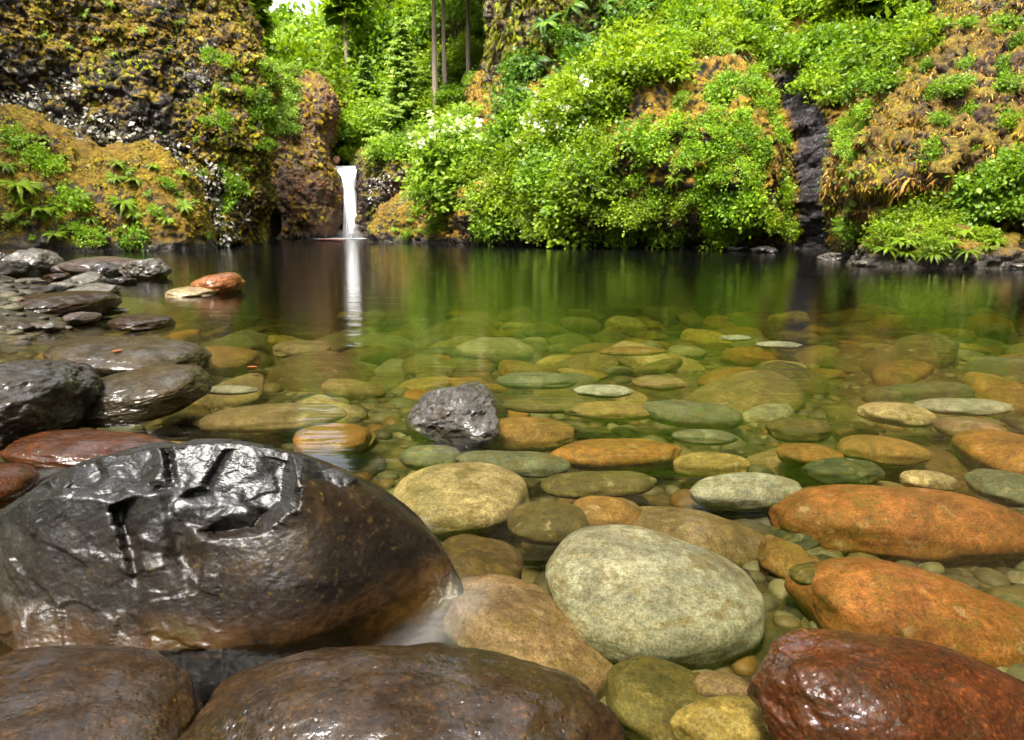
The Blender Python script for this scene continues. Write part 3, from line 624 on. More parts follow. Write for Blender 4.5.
# the rest of the cobbles, scattered over the bed between those
fill_cols = ['olive', 'olive', 'tan', 'brown', 'amber', 'greygreen', 'greygreen', 'orange', 'yellow', 'darkgreen', 'grey', 'cream', 'palegrey', 'brown', 'tan']
g = np.random.default_rng(99)
black = (-.68, 1.5)
cand = []
tries = 0
while len(cand) < 225 and tries < 60000:
    tries += 1
    y = 1.0 + 9.0 * g.uniform() ** 1.2; x = g.uniform(-.82, .82) * y * 1.0
    hgt = float(ground_h(x, y))
    if hgt > -.1: continue
    r = float(np.clip(g.lognormal(math.log(.12 + .011 * y), .36), .06, .36))
    if y > 5: r = max(r, .15)
    if (x - black[0]) ** 2 / .3 + (y - black[1]) ** 2 / .2 < 1: continue
    if any((x - a) ** 2 + (y - b) ** 2 < (.72 * (r + c_)) ** 2 for a, b, c_, _, _ in STONES): continue
    pxx, pyy, _ = proj((x, y, -.12))
    if not (-25 < pxx < 1050 and pyy < 760): continue
    rx = r * g.uniform(.9, 1.35); ry = r * g.uniform(.75, 1.0); rz = r * g.uniform(.35, .55)
    zc = min(-(rz + .03 + .05 * g.uniform()), max(hgt + rz * .3, -.3 - .02 * y))
    col = fill_cols[g.integers(len(fill_cols))]
    V, Fc = rock_shape(4 if y > 2.6 else 5, rx, ry, rz, 500 + len(cand), g.uniform(2.0, 2.9), g.uniform(.1, .22), (0, 8, 0, 11)[len(cand) % 4], .84, .012)
    o = build('river_stone', V, Fc, M_SUB); o.location = (x, y, zc); o.rotation_euler = (g.uniform(-.25, .25), g.uniform(-.3, .3), g.uniform(-.7, .7))
    cc = np.array(COLS[col]) * g.uniform(.75, 1.15); o.color = (*cc, 1)
    asp = rx / ry
    shp = 'long' if asp > 1.5 else ('round' if asp < 1.12 else 'oval')
    sz = 'small' if r < .13 else ('large' if r > .22 else 'middling')
    d = sorted((math.hypot(pxx - a[3], (pyy - a[4]) * 2.2), a) for a in ANCH)
    a0 = d[0][1]
    dx, dy = pxx - a0[3], (pyy - a0[4]) * 2.2
    rel = ('beyond' if dy < 0 else 'in front of') if abs(dy) > abs(dx) else ('left of' if dx < 0 else 'right of')
    tag(o, f'{sz} {shp} {WORD[col]} stone {rel} {a0[2]}', 'stone', 'river stones')
    o['_px'] = float(pxx); STONES.append((x, y, r * .8, rx, ry)); cand.append(o)

# small pebbles and shore gravel: nobody could count them
def scatter(tv, tf, Mx, Tr):
    n = len(Tr); V = np.einsum('nij,kj->nki', Mx, tv) + Tr[:, None, :]
    Fa = (tf[None] + (np.arange(n) * len(tv))[:, None, None]).reshape(-1, tf.shape[1])
    return V.reshape(-1, 3), Fa
def rot_z(a):
    c, s = np.cos(a), np.sin(a); z = 0 * a; return np.stack([np.stack([c, -s, z], -1), np.stack([s, c, z], -1), np.stack([z, z, z + 1], -1)], -2)
n = 6000; tv, tf = ico(2)
yy = 1.0 + 12 * g.uniform(size=n) ** 1.3; xx = g.uniform(-.85, .85, n) * yy; hh = ground_h(xx, yy)
k = hh < .3; xx, yy, hh = xx[k], yy[k], hh[k]
rr = np.clip(g.lognormal(math.log(.035), .4, len(xx)), .015, .09); hh = np.where((hh < -.02) & (hh + rr > -.01), -.02 - rr, hh)
Mx = rot_z(g.uniform(0, 6.28, len(xx))) * (np.stack([rr * 1.2, rr * .9, rr * .55], -1)[:, None, :])
V, Fc = scatter(tv, tf, Mx, np.stack([xx, yy, hh], -1))
def pebble_mat():
    t = NT('pebbles'); a = t.n('ShaderNodeAttribute'); a.attribute_name = 'var'
    c = t.ramp(a.outputs['Fac'], [(0, (.014, .011, .007)), (.25, (.045, .036, .022)), (.5, (.055, .048, .027)), (.7, (.085, .043, .01)), (.85, (.06, .06, .036)), (1, (.12, .1, .06))])
    return t.done(t.bsdf(t.mix(1, c, t.ramp(t.noise(t.pos(), 40, 4), [(.3, .6), (.7, 1.3)]), 'MULTIPLY'), .6, None, .25))
pv = g.uniform(0, 1, len(xx)); pv = np.where(hh > -.06, .05 + .22 * pv + .25 * (pv > .8), pv)
o = build('pebbles', V, Fc, pebble_mat(), var=np.repeat(pv, len(tv))); o['kind'] = 'stuff'

# ---- black boulder: weathered skin at one end, fresh conchoidal fracture on the rest
def black_boulder():
    from mathutils.geometry import delaunay_2d_cdt
    V, Fc = ico(8); ea, eb = 2.4, 3.3; aV = np.abs(V)
    r = (aV[:, 0] ** ea + (aV[:, 1] ** eb + aV[:, 2] ** eb) ** (ea / eb)) ** (-1 / ea); S = np.array([.525, .29, .305]); LOC = np.array([-.64, 1.42, -.035])
    p = V * r[:, None]; x = p[:, 0]
    # blunt at one end, drawn out to a low nose at the other
    p[:, 2] *= np.interp(x, [-1, -.8, -.5, 0, .3, .6, .85, 1], [.82, .93, 1.0, 1.02, .95, .82, .66, .52])
    p[:, 1] *= np.interp(x, [-1, -.5, 0, .6, 1], [1.0, 1.04, 1.0, .85, .68])
    q = p * S; q = q * (1 + .03 * fbm(V * 1.3 + 3, 3, 4))[:, None]
    a = R(-3); q = np.stack([q[:, 0], q[:, 1], q[:, 2]], -1) @ np.array(Matrix.Rotation(R(3), 3, 'Y')).T
    W = q + LOC; nrm = V / S; nrm /= np.linalg.norm(nrm, axis=1)[:, None]
    front = (nrm * (W - CAM)).sum(1) < 0
    px, py, _ = proj(W); c0 = np.array([215.0, 560.0])
    bv = BVHTree.FromPolygons(W.tolist(), Fc.tolist())
    def base_y(a_, b_):
        d = Vector(ray(a_, b_)).normalized(); h = bv.ray_cast(Vector(CAM), d); return None if h[0] is None else h[0].y
    # where the stream broke it: corners of the fracture faces (how far each was struck back, metres)
    ctl = [(25, 500, 1.27), (60, 497, 1.25), (98, 499, 1.245), (112, 503, 1.245), (141, 496, 1.245), (160, 494, 1.25), (4, 515, 1.31), (0, 545, 1.27), (-2, 590, 1.215), (45, 552, 1.215), (70, 594, 1.192),
           (45, 604, 1.185), (100, 607, 1.18), (137, 605, 1.18), (150, 606, 1.175), (185, 602, 1.178), (218, 606, 1.175),
           (300, 487, 1.27), (298, 511, 1.25), (281, 526, 1.235), (256, 535, 1.225), (228, 540, 1.22), (201, 541, 1.215), (214, 562, 1.205), (330, 508, 1.285), (360, 520, 1.32), (390, 540, 1.36), (415, 560, 1.39),
           (340, 560, 1.235), (370, 580, 1.29), (300, 570, 1.195), (260, 580, 1.185), (300, 612, 1.165), (340, 612, 1.22), (322, 475, 1.36), (312, 484, 1.31),
           (112, 478, 1.298), (128, 462, 1.34), (139, 480, 1.31), (72, 476, 1.3), (50, 482, 1.3),
           (176, 495, 1.27), (200, 481, 1.305), (187, 505, 1.255), (205, 490, 1.29), (226, 505, 1.27), (236, 486, 1.315), (246, 507, 1.275), (262, 480, 1.32), (283, 502, 1.285), (262, 523, 1.262), (230, 531, 1.25), (204, 531, 1.24), (292, 490, 1.31),
           (165, 520, 1.235), (178, 548, 1.235), (160, 555, 1.21), (188, 522, 1.25)]
    for a_, b_ in ((20, 655), (80, 652), (140, 651), (200, 651), (260, 651), (318, 648), (370, 610), (408, 582)): ctl.append((a_, b_, on(a_, b_, 0)[1] + .005))
    for a_, b_, y_ in ((20, 700, 1.27), (110, 705, 1.27), (200, 705, 1.27), (290, 700, 1.28), (340, 680, 1.3)): ctl.append((a_, b_, y_))
    pts = [(a_, b_) for a_, b_, _ in ctl]; iy = [1 / y for _, _, y in ctl]
    ang = np.arctan2(py - c0[1], px - c0[0])
    for k in range(90):
        t = -math.pi + 2 * math.pi * k / 90; m = np.abs(np.angle(np.exp(1j * (ang - t)))) < .04
        rr_ = np.hypot(px[m] - c0[0], py[m] - c0[1]).max() * .992
        a_, b_ = c0[0] + rr_ * math.cos(t), c0[1] + rr_ * math.sin(t)
        if b_ < 560: y = np.interp(a_, [-20, 30, 90, 160, 230, 290, 350, 400, 437], [1.42, 1.385, 1.36, 1.36, 1.368, 1.38, 1.40, 1.42, 1.42])
        else:
            y = base_y(c0[0] + rr_ * .98 * math.cos(t), c0[1] + rr_ * .98 * math.sin(t))
            if y is None: continue
        pts.append((a_, b_)); iy.append(1 / y)
    vv, _, ff, ov, _, _ = delaunay_2d_cdt([Vector(q_) for q_ in pts], [], [], 0, 1e-5); iy = np.array([iy[o_[0]] for o_ in ov]); vv = np.array([v[:] for v in vv])
    wob = 1.6
    px2 = px + wob * vnoise(np.stack([px * .07, py * .07, 0 * px], -1), 3) + .8 * vnoise(np.stack([px * .25, py * .25, 0 * px], -1), 5)
    py2 = py + wob * vnoise(np.stack([px * .07, py * .07, 0 * px + 9], -1), 4) + .8 * vnoise(np.stack([px * .25, py * .25, 0 * px + 9], -1), 6)
    Yn = W[:, 1].copy(); hitm = np.zeros(len(W), bool); idxs = np.where(front)[0]
    for t in ff:
        A, B, C = vv[t[0]], vv[t[1]], vv[t[2]]; den = (B[1] - C[1]) * (A[0] - C[0]) + (C[0] - B[0]) * (A[1] - C[1])
        if abs(den) < 1e-9: continue
        u = ((B[1] - C[1]) * (px[idxs] - C[0]) + (C[0] - B[0]) * (py[idxs] - C[1])) / den; v = ((C[1] - A[1]) * (px[idxs] - C[0]) + (A[0] - C[0]) * (py[idxs] - C[1])) / den
        m = (u >= -1e-6) & (v >= -1e-6) & (u + v <= 1 + 1e-6); k = idxs[m]
        Yn[k] = 1 / (u[m] * iy[t[0]] + v[m] * iy[t[1]] + (1 - u - v)[m] * iy[t[2]]); hitm[k] = True
    def inpoly(P_):
        P_ = np.array(P_, float); ins = np.zeros(len(px2), bool); j_ = len(P_) - 1
        for i_ in range(len(P_)):
            c_ = (P_[i_, 1] > py2) != (P_[j_, 1] > py2)
            with np.errstate(divide='ignore', invalid='ignore'): ins ^= c_ & (px2 < (P_[j_, 0] - P_[i_, 0]) * (py2 - P_[i_, 1]) / (P_[j_, 1] - P_[i_, 1]) + P_[i_, 0])
            j_ = i_
        return ins & front & hitm
    def line(P_, w_, dep):
        P_ = np.array(P_, float); d = np.full(len(px2), 1e9)
        for A, B in zip(P_[:-1], P_[1:]):
            t = np.clip(((px2 - A[0]) * (B[0] - A[0]) + (py2 - A[1]) * (B[1] - A[1])) / ((B - A) @ (B - A)), 0, 1); d = np.minimum(d, np.hypot(px2 - A[0] - t * (B[0] - A[0]), py2 - A[1] - t * (B[1] - A[1])))
        return dep * np.clip(1 - d / w_, 0, 1) * (front & hitm)
    # pieces that fell out of the block: wedges, gaps and the undercut below the ledge
    for P_, A_, B_, s_ in (([(112, 505), (142, 496), (142, 560), (139, 602), (128, 560)], (142, 496), (140, 602), .0019), ([(226, 450), (234, 450), (216, 487), (209, 493), (204, 484)], (234, 450), (212, 490), .0028),
                           ([(181, 497), (204, 484), (209, 493), (190, 498)], (209, 484), (181, 490), .004), ([(199, 534), (224, 521), (257, 507), (267, 512), (257, 529), (216, 535)], (199, 526), (267, 505), .0019),
                           
                           ([(162, 447), (170, 447), (176, 480), (178, 496), (170, 480)], (171, 447), (178, 496), .005), ([(302, 470), (350, 476), (347, 488), (318, 485)], (302, 470), (350, 476), .0008), ([(150, 484), (160, 478), (168, 488), (156, 492)], (150, 480), (168, 478), .002),
                           ([(70, 468), (98, 454), (104, 478), (92, 492), (66, 490)], (70, 468), (98, 454), .0006), ([(236, 487), (262, 458), (287, 461), (284, 500), (262, 520), (247, 506)], (236, 487), (262, 458), .0006)):
        m = inpoly(P_); A_, B_ = np.array(A_, float), np.array(B_, float); e_ = (B_ - A_) / np.linalg.norm(B_ - A_)
        Yn[m] += s_ * np.abs((px2[m] - A_[0]) * e_[1] - (py2[m] - A_[1]) * e_[0])
    Yn += line([(98, 452), (96, 464), (104, 478), (92, 492)], 2.2, .008) + line([(165, 500), (172, 530), (186, 570), (188, 600)], 2.5, .008)
    # the weathered end is worn round: relax it, and take the razor edge off the fresh breaks
    ed_ = np.concatenate([Fc[:, [0, 1]], Fc[:, [1, 2]], Fc[:, [2, 0]]]); ei, ej = ed_[:, 0], ed_[:, 1]; deg = np.bincount(ei, minlength=len(W))
    ex = np.interp(py2, [440, 455, 470, 487, 511, 526, 535, 541, 548, 560, 600, 660], [300, 296, 297, 300, 298, 281, 256, 205, 214, 216, 218, 225])
    dip = (px2 > 300) & (px2 < 358) & (py2 < np.interp(px2, [300, 322, 345, 358], [478, 480, 489, 480]))
    skin_ = front & hitm & ~((px2 < ex) | dip)
    for it in range(260):
        av = np.bincount(ei, Yn[ej], minlength=len(W)) / deg
        if it < 1: Yn = np.where(front & hitm, av, Yn)
        else: Yn = np.where(skin_, av, Yn)
    W = CAM + (W - CAM) * (Yn / W[:, 1])[:, None]
    q = W - LOC
    # weathered brown skin: everything past the broken edge
    ex = np.interp(py2, [440, 455, 470, 487, 511, 526, 535, 541, 548, 560, 600, 660], [300, 296, 297, 300, 298, 281, 256, 205, 214, 216, 218, 225])
    dip = (px2 > 300) & (px2 < 358) & (py2 < np.interp(px2, [300, 322, 345, 358], [478, 480, 489, 480]))
    frac = np.where(front, ((px2 < ex) | dip).astype(float), (q[:, 0] < .1).astype(float))
    me_n = np.zeros_like(q); fn = np.cross(q[Fc[:, 1]] - q[Fc[:, 0]], q[Fc[:, 2]] - q[Fc[:, 0]])
    for k in range(3): np.add.at(me_n, Fc[:, k], fn)
    me_n /= np.linalg.norm(me_n, axis=1)[:, None] + 1e-12
    # flake scars and grain on the fresh faces, fine pitting on the skin
    hh = np.random.default_rng(77)
    def facets(nc, tilt, lim):
        fi = np.where((frac > .5) & front)[0]; c = q[hh.choice(fi, nc)]; ti = hh.normal(size=(nc, 3)) * tilt; best = np.full(len(q), 1e9); idx = np.zeros(len(q), int)
        qq = q + .004 * np.stack([vnoise(q * 40, 81), vnoise(q * 40, 82), vnoise(q * 40, 83)], -1)
        for k_ in range(nc):
            d_ = ((qq - c[k_]) ** 2).sum(1); m = d_ < best; best[m] = d_[m]; idx[m] = k_
        return np.clip(((q - c[idx]) * ti[idx]).sum(1), -lim, lim)
    disp = frac * (facets(150, .075, .0045) + facets(520, .05, .0015) + .0007 * fbm(q * 60, 4, 14, .6)) + (1 - frac) * (.0012 * fbm(q * 14, 3, 3) + .0009 * fbm(q * 80, 3, 6))
    q = q + me_n * disp[:, None]
    # brown film creeps over the fresh rock low on the face, with no clean line
    low = sstep(500, 560, py2 + 14 * fbm(q * 9, 3, 91)); vr = np.where(front, np.maximum((1 - frac) * (1 - .35 * low), low * (.42 + .3 * sstep(90, 230, px2 + 45 * fbm(q * 8, 3, 92)))), 1 - frac)
    for it in range(3): vr = np.bincount(ei, vr[ej], minlength=len(q)) / deg
    o = build('boulder', q, Fc, M_BLACK, var=np.clip(vr, 0, 1)); o.location = LOC; return o
bb = black_boulder()
tag(bb, 'huge black fractured boulder with glossy wet facets and smooth brown end', 'rock', EM)

# ---- mounds at the foot of the cliffs
def mound(px, py, wd, ht, Yd, label, mat, seed, ry=None, e=2.2, amp=.16, cat='boulder'):
    c = at(px, py, Yd); ax = (c - CAM) @ FWD; rx = wd / 2 * ax / F; rz = ht * ax / F; ry = ry or rx * .8
    V, Fc = rock_shape(7, rx, ry, rz, seed, e, amp, 0, rough=.045)
    V = V + np.array([c[0], c[1], -.15])
    n = V - np.array([c[0], c[1], -.15]); n /= np.linalg.norm(n, axis=1)[:, None]
    V = V + n * (.1 * ridged(V * 1.6, 3, seed) + .05 * fbm(V * 6, 3, seed))[:, None]
    global WN
    WV.append(V); WF.append(np.concatenate([Fc, Fc[:, 2:3]], 1) + WN); WN += len(V)
    o = build('mossy_mound', V, Fc, mat); tag(o, label, cat, 'mossy mounds'); return o, V, Fc
m1 = mound(28, 248, 205, 128, 24, 'larger pointed mossy mound with ferns at foot of the dark cliff', M_MD, 3, 2.2)
m2 = mound(146, 248, 132, 92, 25, 'lower rounded mossy mound next to the larger one, near the cliff foot', M_MD, 8, 2.0)
m3 = mound(428, 243, 100, 52, 40, 'mossy yellow slope dipping into the pool right of the falls', M_MD, 15, 2.2)
m4 = mound(935, 262, 165, 44, 14.6, 'low fern-topped gravelly mound at foot of the steep tan cliff', M_MD, 18, 1.3)
# the row of wet stones under the bank
st2 = [(832, 258, 28, 9, 'grey', 'single pale stone at mouth of the dark cleft'), (700, 248, 30, 8, 'wetgrey', 'dark wet stone at the bank foot below the mossy bulge'), (735, 249, 34, 9, 'wetgrey', 'shiny wet stone at the bank foot near the cleft'),
       (765, 251, 30, 8, 'wetgrey', 'black wet stone at the bank foot just left of the cleft'), (660, 247, 30, 8, 'wetgrey', 'dark stone at bank foot under the carpet of small leaves'), (600, 246, 34, 8, 'wetgrey', 'low stone at bank foot below the flowering shrubs'),
       (545, 245, 30, 8, 'wetgrey', 'dark low stone at bank foot beneath the rock pillar'), (868, 264, 34, 9, 'grey', 'pale stone at the near end of the fern-topped mound'), (1000, 266, 40, 9, 'grey', 'grey stone at the edge end of the fern-topped mound')]
for i, (a, b, c_, d, col, lb) in enumerate(st2):
    Yd = on(a, b, 0)[1]
    P(a, b, c_ * .8, d * 1.15, col, lb, .3, 5, 0, k=.75, amp=.2, rough=.07, facets=10, name='boulder', cat='rock', group='stones along the bank foot', seed=300 + i)
exec_marker = 0
# ---------------------------------------------------------------- where plants can stand: a ray from the eye to the rock
WV.append(GV); WF.append(GF_ + WN)
BV = BVHTree.FromPolygons(np.concatenate(WV).tolist(), np.concatenate(WF).tolist())
def hit(px, py):
    d = Vector(ray(px, py)).normalized(); h = BV.ray_cast(Vector(CAM), d)
    if h[0] is None: return None
    n = h[1] if h[1].dot(d) < 0 else -h[1]
    return np.array(h[0]), np.array(n)
# ---------------------------------------------------------------- moss tufts (stuff): small hanging blades over the rock faces
def sample(V, Fc, N, keep=None):
    V = V.astype(float); a = V[Fc[:, 0]]; b = V[Fc[:, 1]]; c = V[Fc[:, 2]]
    nn = np.cross(b - a, c - a); ar = np.linalg.norm(nn, axis=1); idx = rng.choice(len(Fc), N, p=ar / ar.sum())
    u, v = rng.uniform(size=(2, N)); m = u + v > 1; u[m], v[m] = 1 - u[m], 1 - v[m]
    p = a[idx] + (b[idx] - a[idx]) * u[:, None] + (c[idx] - a[idx]) * v[:, None]
    n = nn[idx] / (ar[idx][:, None] + 1e-12)
    m = n[:, 1] > 0; m2 = ((p - CAM) * n).sum(1) > 0; n[m2] *= -1
    px, py, w_ = proj(p); ok = (px > -120) & (px < 1140) & (py > -60) & (p[:, 2] > .15) & (w_ > 0)
    if keep is not None: ok &= keep(p, n, px, py)
    return p[ok], n[ok], px[ok], py[ok]
def frames(n, down):
    """columns: across, along (hanging), out"""
    al = down; ac = np.cross(al, n); ac /= np.linalg.norm(ac, axis=1)[:, None] + 1e-9; out = np.cross(ac, al)
    return np.stack([ac, al, out], -1)
blade = []
bf = []
for kx, (ox, sx, ln) in enumerate(((-.5, .3, .8), (-.1, .34, 1.0), (.32, .3, .75), (.1, .4, .5))):
    b = len(blade); zz = .15 * (kx % 3)
    blade += [(ox - sx, -.15, zz), (ox + sx, -.15, zz), (ox + sx * .8, .4 * ln, .35 + zz), (ox - sx * .8, .4 * ln, .35 + zz), (ox + .05, ln, .12 + zz)]
    bf += [(b, b + 1, b + 2, b + 3), (b + 3, b + 2, b + 4, b + 4)]
TV = np.array(blade); TF = np.array([f for f in bf if f[2] != f[3]] + []); TT = np.array([f[:3] for f in bf if f[2] == f[3]])
TF = np.concatenate([np.array([[f[0], f[1], f[2]] for f in TF]), np.array([[f[0], f[2], f[3]] for f in TF]), TT])
def moss(name, surf, N, size, mat, keep=None, hang=.8, seed=0, bias=0.0, asp=(.8, 1.4, .8)):
    p, n, px, py = sample(*surf, N, keep)
    d = np.tile(np.array([0, 0, -1.0]), (len(p), 1)) * hang + n * .25 + rng.normal(size=p.shape) * .3
    d /= np.linalg.norm(d, axis=1)[:, None]; M = frames(n, d)
    s = size * rng.lognormal(0, .35, len(p)); M = M * s[:, None, None] * np.array(asp)
    V, Fc = scatter(TV, TF, M, p - n * .02)
    var = np.clip(.5 + .55 * fbm(p * .9, 3, seed + 3) + .3 * fbm(p * 4, 2, seed + 4) + rng.normal(size=len(p)) * .12 + bias, 0, 1)
    o = build(name, V, Fc, mat, var=np.repeat(var, len(TV)), smooth=False); o['kind'] = 'stuff'; return o
nmask = lambda f, s, th: (lambda p, n, px, py: fbm(p * f, 3, s) > th)
moss('moss', (lcV, lcF), 180000, .06, MOSS, lambda p, n, px, py: (px < 300) & (fbm(p * .45, 3, 5) + .5 * fbm(p * 2.2, 2, 6) + .006 * (px - 90) - .9 * sstep(30, 60, py) * sstep(200, 120, px) * sstep(190, 150, py) > -.2), seed=1)
moss('moss', (lcV, lcF), 70000, .07, MOSS_G, lambda p, n, px, py: (px < 300) & (fbm(p * .6, 3, 25) + .004 * (px - 160) > .2), seed=2)
moss('moss', (flV, flF), 12000, .15, MOSS, lambda p, n, px, py: (fbm(p * .6, 3, 7) + .5 * n[:, 2] - .005 * (py - 150) > .22), seed=3)
moss('moss', (frV, frF), 9000, .15, MOSS_G, lambda p, n, px, py: fbm(p * .6, 3, 8) + .5 * n[:, 2] - .008 * (py - 165) > .3, seed=4)
moss('moss', (bkV, bkF), 90000, .07, MOSS, lambda p, n, px, py: (px > 360) & (px < 900) & (py > -20) & (np.abs(px - np.interp(py, [40, 90, 130, 245], [776, 798, 812, 818])) > 19 + 6 * fbm(p * 1.2, 2, 5)) & (fbm(p * .5, 3, 9) > -.15), seed=5)
moss('moss', (plV, plF), 12000, .15, MOSS_G, lambda p, n, px, py: (fbm(p * .5, 3, 10) + .012 * (px - 545) > -.1) | ((py > 95) & (px < 530)), seed=6)
moss('moss', (plV, plF), 26000, .13, MOSS_G, lambda p, n, px, py: (px < 575) & (fbm(p * .8, 3, 150) > -.15), seed=27, bias=.1, asp=(.6, 2.2, .7))
moss('moss', (plV, plF), 16000, .12, MOSS, lambda p, n, px, py: (px < 535) & (py > 60) & (fbm(p * .9, 3, 50) + .012 * (py - 110) > -.1), seed=26, bias=.15, asp=(.6, 2, .7))
moss('moss', (rcV, rcF), 110000, .045, MOSS_T, lambda p, n, px, py: (px < 1060) & (fbm(p * .7, 3, 12) - .004 * (py - 150) > -.1), seed=7, asp=(.24, 2.9, .6))
moss('moss', (rcV, rcF), 80000, .05, MOSS, lambda p, n, px, py: (px < 1060) & (fbm(p * .7, 3, 13) > -.05), seed=8, asp=(.4, 2.6, .6))
for i, (m, N) in enumerate(((m1, 60000), (m2, 48000), (m3, 22000), (m4, 12000))):
    moss('moss', (m[1], m[2]), N, .042 if i != 3 else .032, MOSS if i != 3 else MOSS_G, lambda p, n, px, py: (p[:, 2] > .5 + .25 * fbm(p * 1.5, 2, 4)) & (fbm(p * 1.1, 3, 14) > -.42), hang=.5, seed=20 + i, bias=.38)

# leaf carpet (stuff): small leaves crowding the foot of the bank
leafV = np.array([(0, 0, 0), (.34, .45, .1), (0, 1, -.05), (-.34, .45, .1)]); leafF = np.array([(0, 1, 2, 3)])
def carpet(name, surf, N, size, mat, keep, seed=0, bias=0.0):
    p, n, px, py = sample(*surf, N, keep)
    d = rng.normal(size=p.shape) * .6 + np.array([0, 0, -.5]) + n * .4; d /= np.linalg.norm(d, axis=1)[:, None]
    M = frames(n + rng.normal(size=p.shape) * .25, d) * (size * rng.lognormal(0, .3, len(p)))[:, None, None]
    V, Fc = scatter(leafV, leafF, M, p + n * rng.uniform(0, .22, len(p))[:, None])
    var = np.clip(.45 + .45 * fbm(p * 1.3, 3, seed) + rng.normal(size=len(p)) * .22 + bias, 0, 1)
    o = build(name, V, Fc, mat, var=np.repeat(var, 4), smooth=False); o['kind'] = 'stuff'
gul = lambda px, py: np.abs(px - np.interp(py, [40, 90, 130, 245], [776, 798, 812, 818])) > 18 + 5 * np.sin(py * .35) + 3 * np.sin(py * .9)
LICH = leaf_mat('white_lichen', [(0, (.12, .11, .09)), (.5, (.34, .32, .27)), (1, (.55, .53, .46))], .05, .1)
carpet('lichen', (lcV, lcF), 160000, .15, LICH, lambda p, n, px, py: (np.abs(py - np.interp(px, [-20, 0, 60, 100, 130, 175, 235], [82, 92, 112, 132, 150, 180, 215])) < 40) & (px < 248) & (fbm(p * 1.6, 4, 61) > .0), 62)
carpet('lichen', (frV, frF), 14000, .12, LICH, lambda p, n, px, py: (((px - 385) / 16) ** 2 + ((py - 196) / 22) ** 2 < 1) & (fbm(p * 1.6, 3, 63) > -.1), 64)
carpet('lichen', (flV, flF), 14000, .11, LICH, lambda p, n, px, py: (((px - 292) / 12) ** 2 + ((py - 150) / 35) ** 2 < 1) & (fbm(p * 1.6, 3, 65) > .1), 66)
carpet('lichen', (rcV, rcF), 8000, .05, LICH, lambda p, n, px, py: (((px - 960) / 22) ** 2 + ((py - 148) / 18) ** 2 < 1) & (fbm(p * 2.2, 3, 67) > .1), 68)
ochre = lambda p, px, py: (((px - 660) / 75) ** 2 + ((py - 140) / 72) ** 2 + .9 * fbm(p * .8, 3, 69) > 1)
carpet('ground_cover', (bkV, bkF), 120000, .1, IVY, lambda p, n, px, py: (px > 470) & (px < 860) & (py > 150) & (py < 244) & gul(px, py) & (ochre(p, px, py) | (py > 190)) & (fbm(p * .9, 3, 30) + .012 * (py - 190) > -.12), 31, .14)
carpet('ground_cover', (bkV, bkF), 60000, .11, LIME, lambda p, n, px, py: (px > 470) & (px < 920) & (py > -30) & (py < 150) & gul(px, py) & ochre(p, px, py) & (fbm(p * .6, 3, 33) > .0), 34, -.05)
carpet('ground_cover', (plV, plF), 16000, .13, DARKG, lambda p, n, px, py: (px > 505) & (px < 700) & (fbm(p * .5, 3, 36) + .008 * (px - 560) > .1), 37)
carpet('ground_cover', (lcV, lcF), 16000, .07, IVY, lambda p, n, px, py: (px < 300) & (fbm(p * .8, 3, 38) + .0035 * (px - 150) > .3), 39, -.1)
carpet('ground_cover', (flV, flF), 14000, .12, MIDG, lambda p, n, px, py: (py < 150) & (px < 300) & (fbm(p * .7, 3, 41) - .01 * (py - 90) - .012 * (px - 275) > .05), 42, .15)
carpet('ground_cover', (rcV, rcF), 9000, .06, MIDG, lambda p, n, px, py: (fbm(p * 1.0, 3, 43) > .3) & (px < 1060), 44)
carpet('ground_cover', (rcV, rcF), 40000, .06, LIME, lambda p, n, px, py: (px < 1060) & (fbm(p * .9, 3, 48) + .012 * (np.interp(py, [0, 100, 170, 230], [975, 915, 880, 870]) - px) + .1 > 0), 49)
carpet('ground_cover', (frV, frF), 9000, .13, MIDG, lambda p, n, px, py: (py < 172) & (fbm(p * .7, 3, 46) > -.1), 47)

# ---------------------------------------------------------------- plant kinds, built once at unit size (metres)
def tube(pts, r0, r1, k=6):
    pts = np.array(pts, float); n = len(pts); V = []; Fc = []
    for i in range(n):
        d = pts[min(i + 1, n - 1)] - pts[max(i - 1, 0)]; d /= np.linalg.norm(d) + 1e-9
        u = np.cross(d, [0.31, .9, .1]); u /= np.linalg.norm(u); v = np.cross(d, u); r = r0 + (r1 - r0) * i / (n - 1)
        for a in range(k):
            V.append(pts[i] + r * (u * math.cos(2 * math.pi * a / k) + v * math.sin(2 * math.pi * a / k)))
    for i in range(n - 1):
        for a in range(k): Fc.append((i * k + a, i * k + (a + 1) % k, (i + 1) * k + (a + 1) % k, (i + 1) * k + a))
    return V, Fc
def join(parts):
    V = []; Fc = []
    for v, f in parts:
        b = len(V); V += list(v); Fc += [tuple(i + b for i in q) for q in f]
    return np.array(V), Fc
def leaves(p, d, n, size, gg):
    d = d / (np.linalg.norm(d, axis=1)[:, None] + 1e-9)
    M = frames(n, d) * size[:, None, None]
    return scatter(leafV * np.array([1, 1, 1]), leafF, M, p)
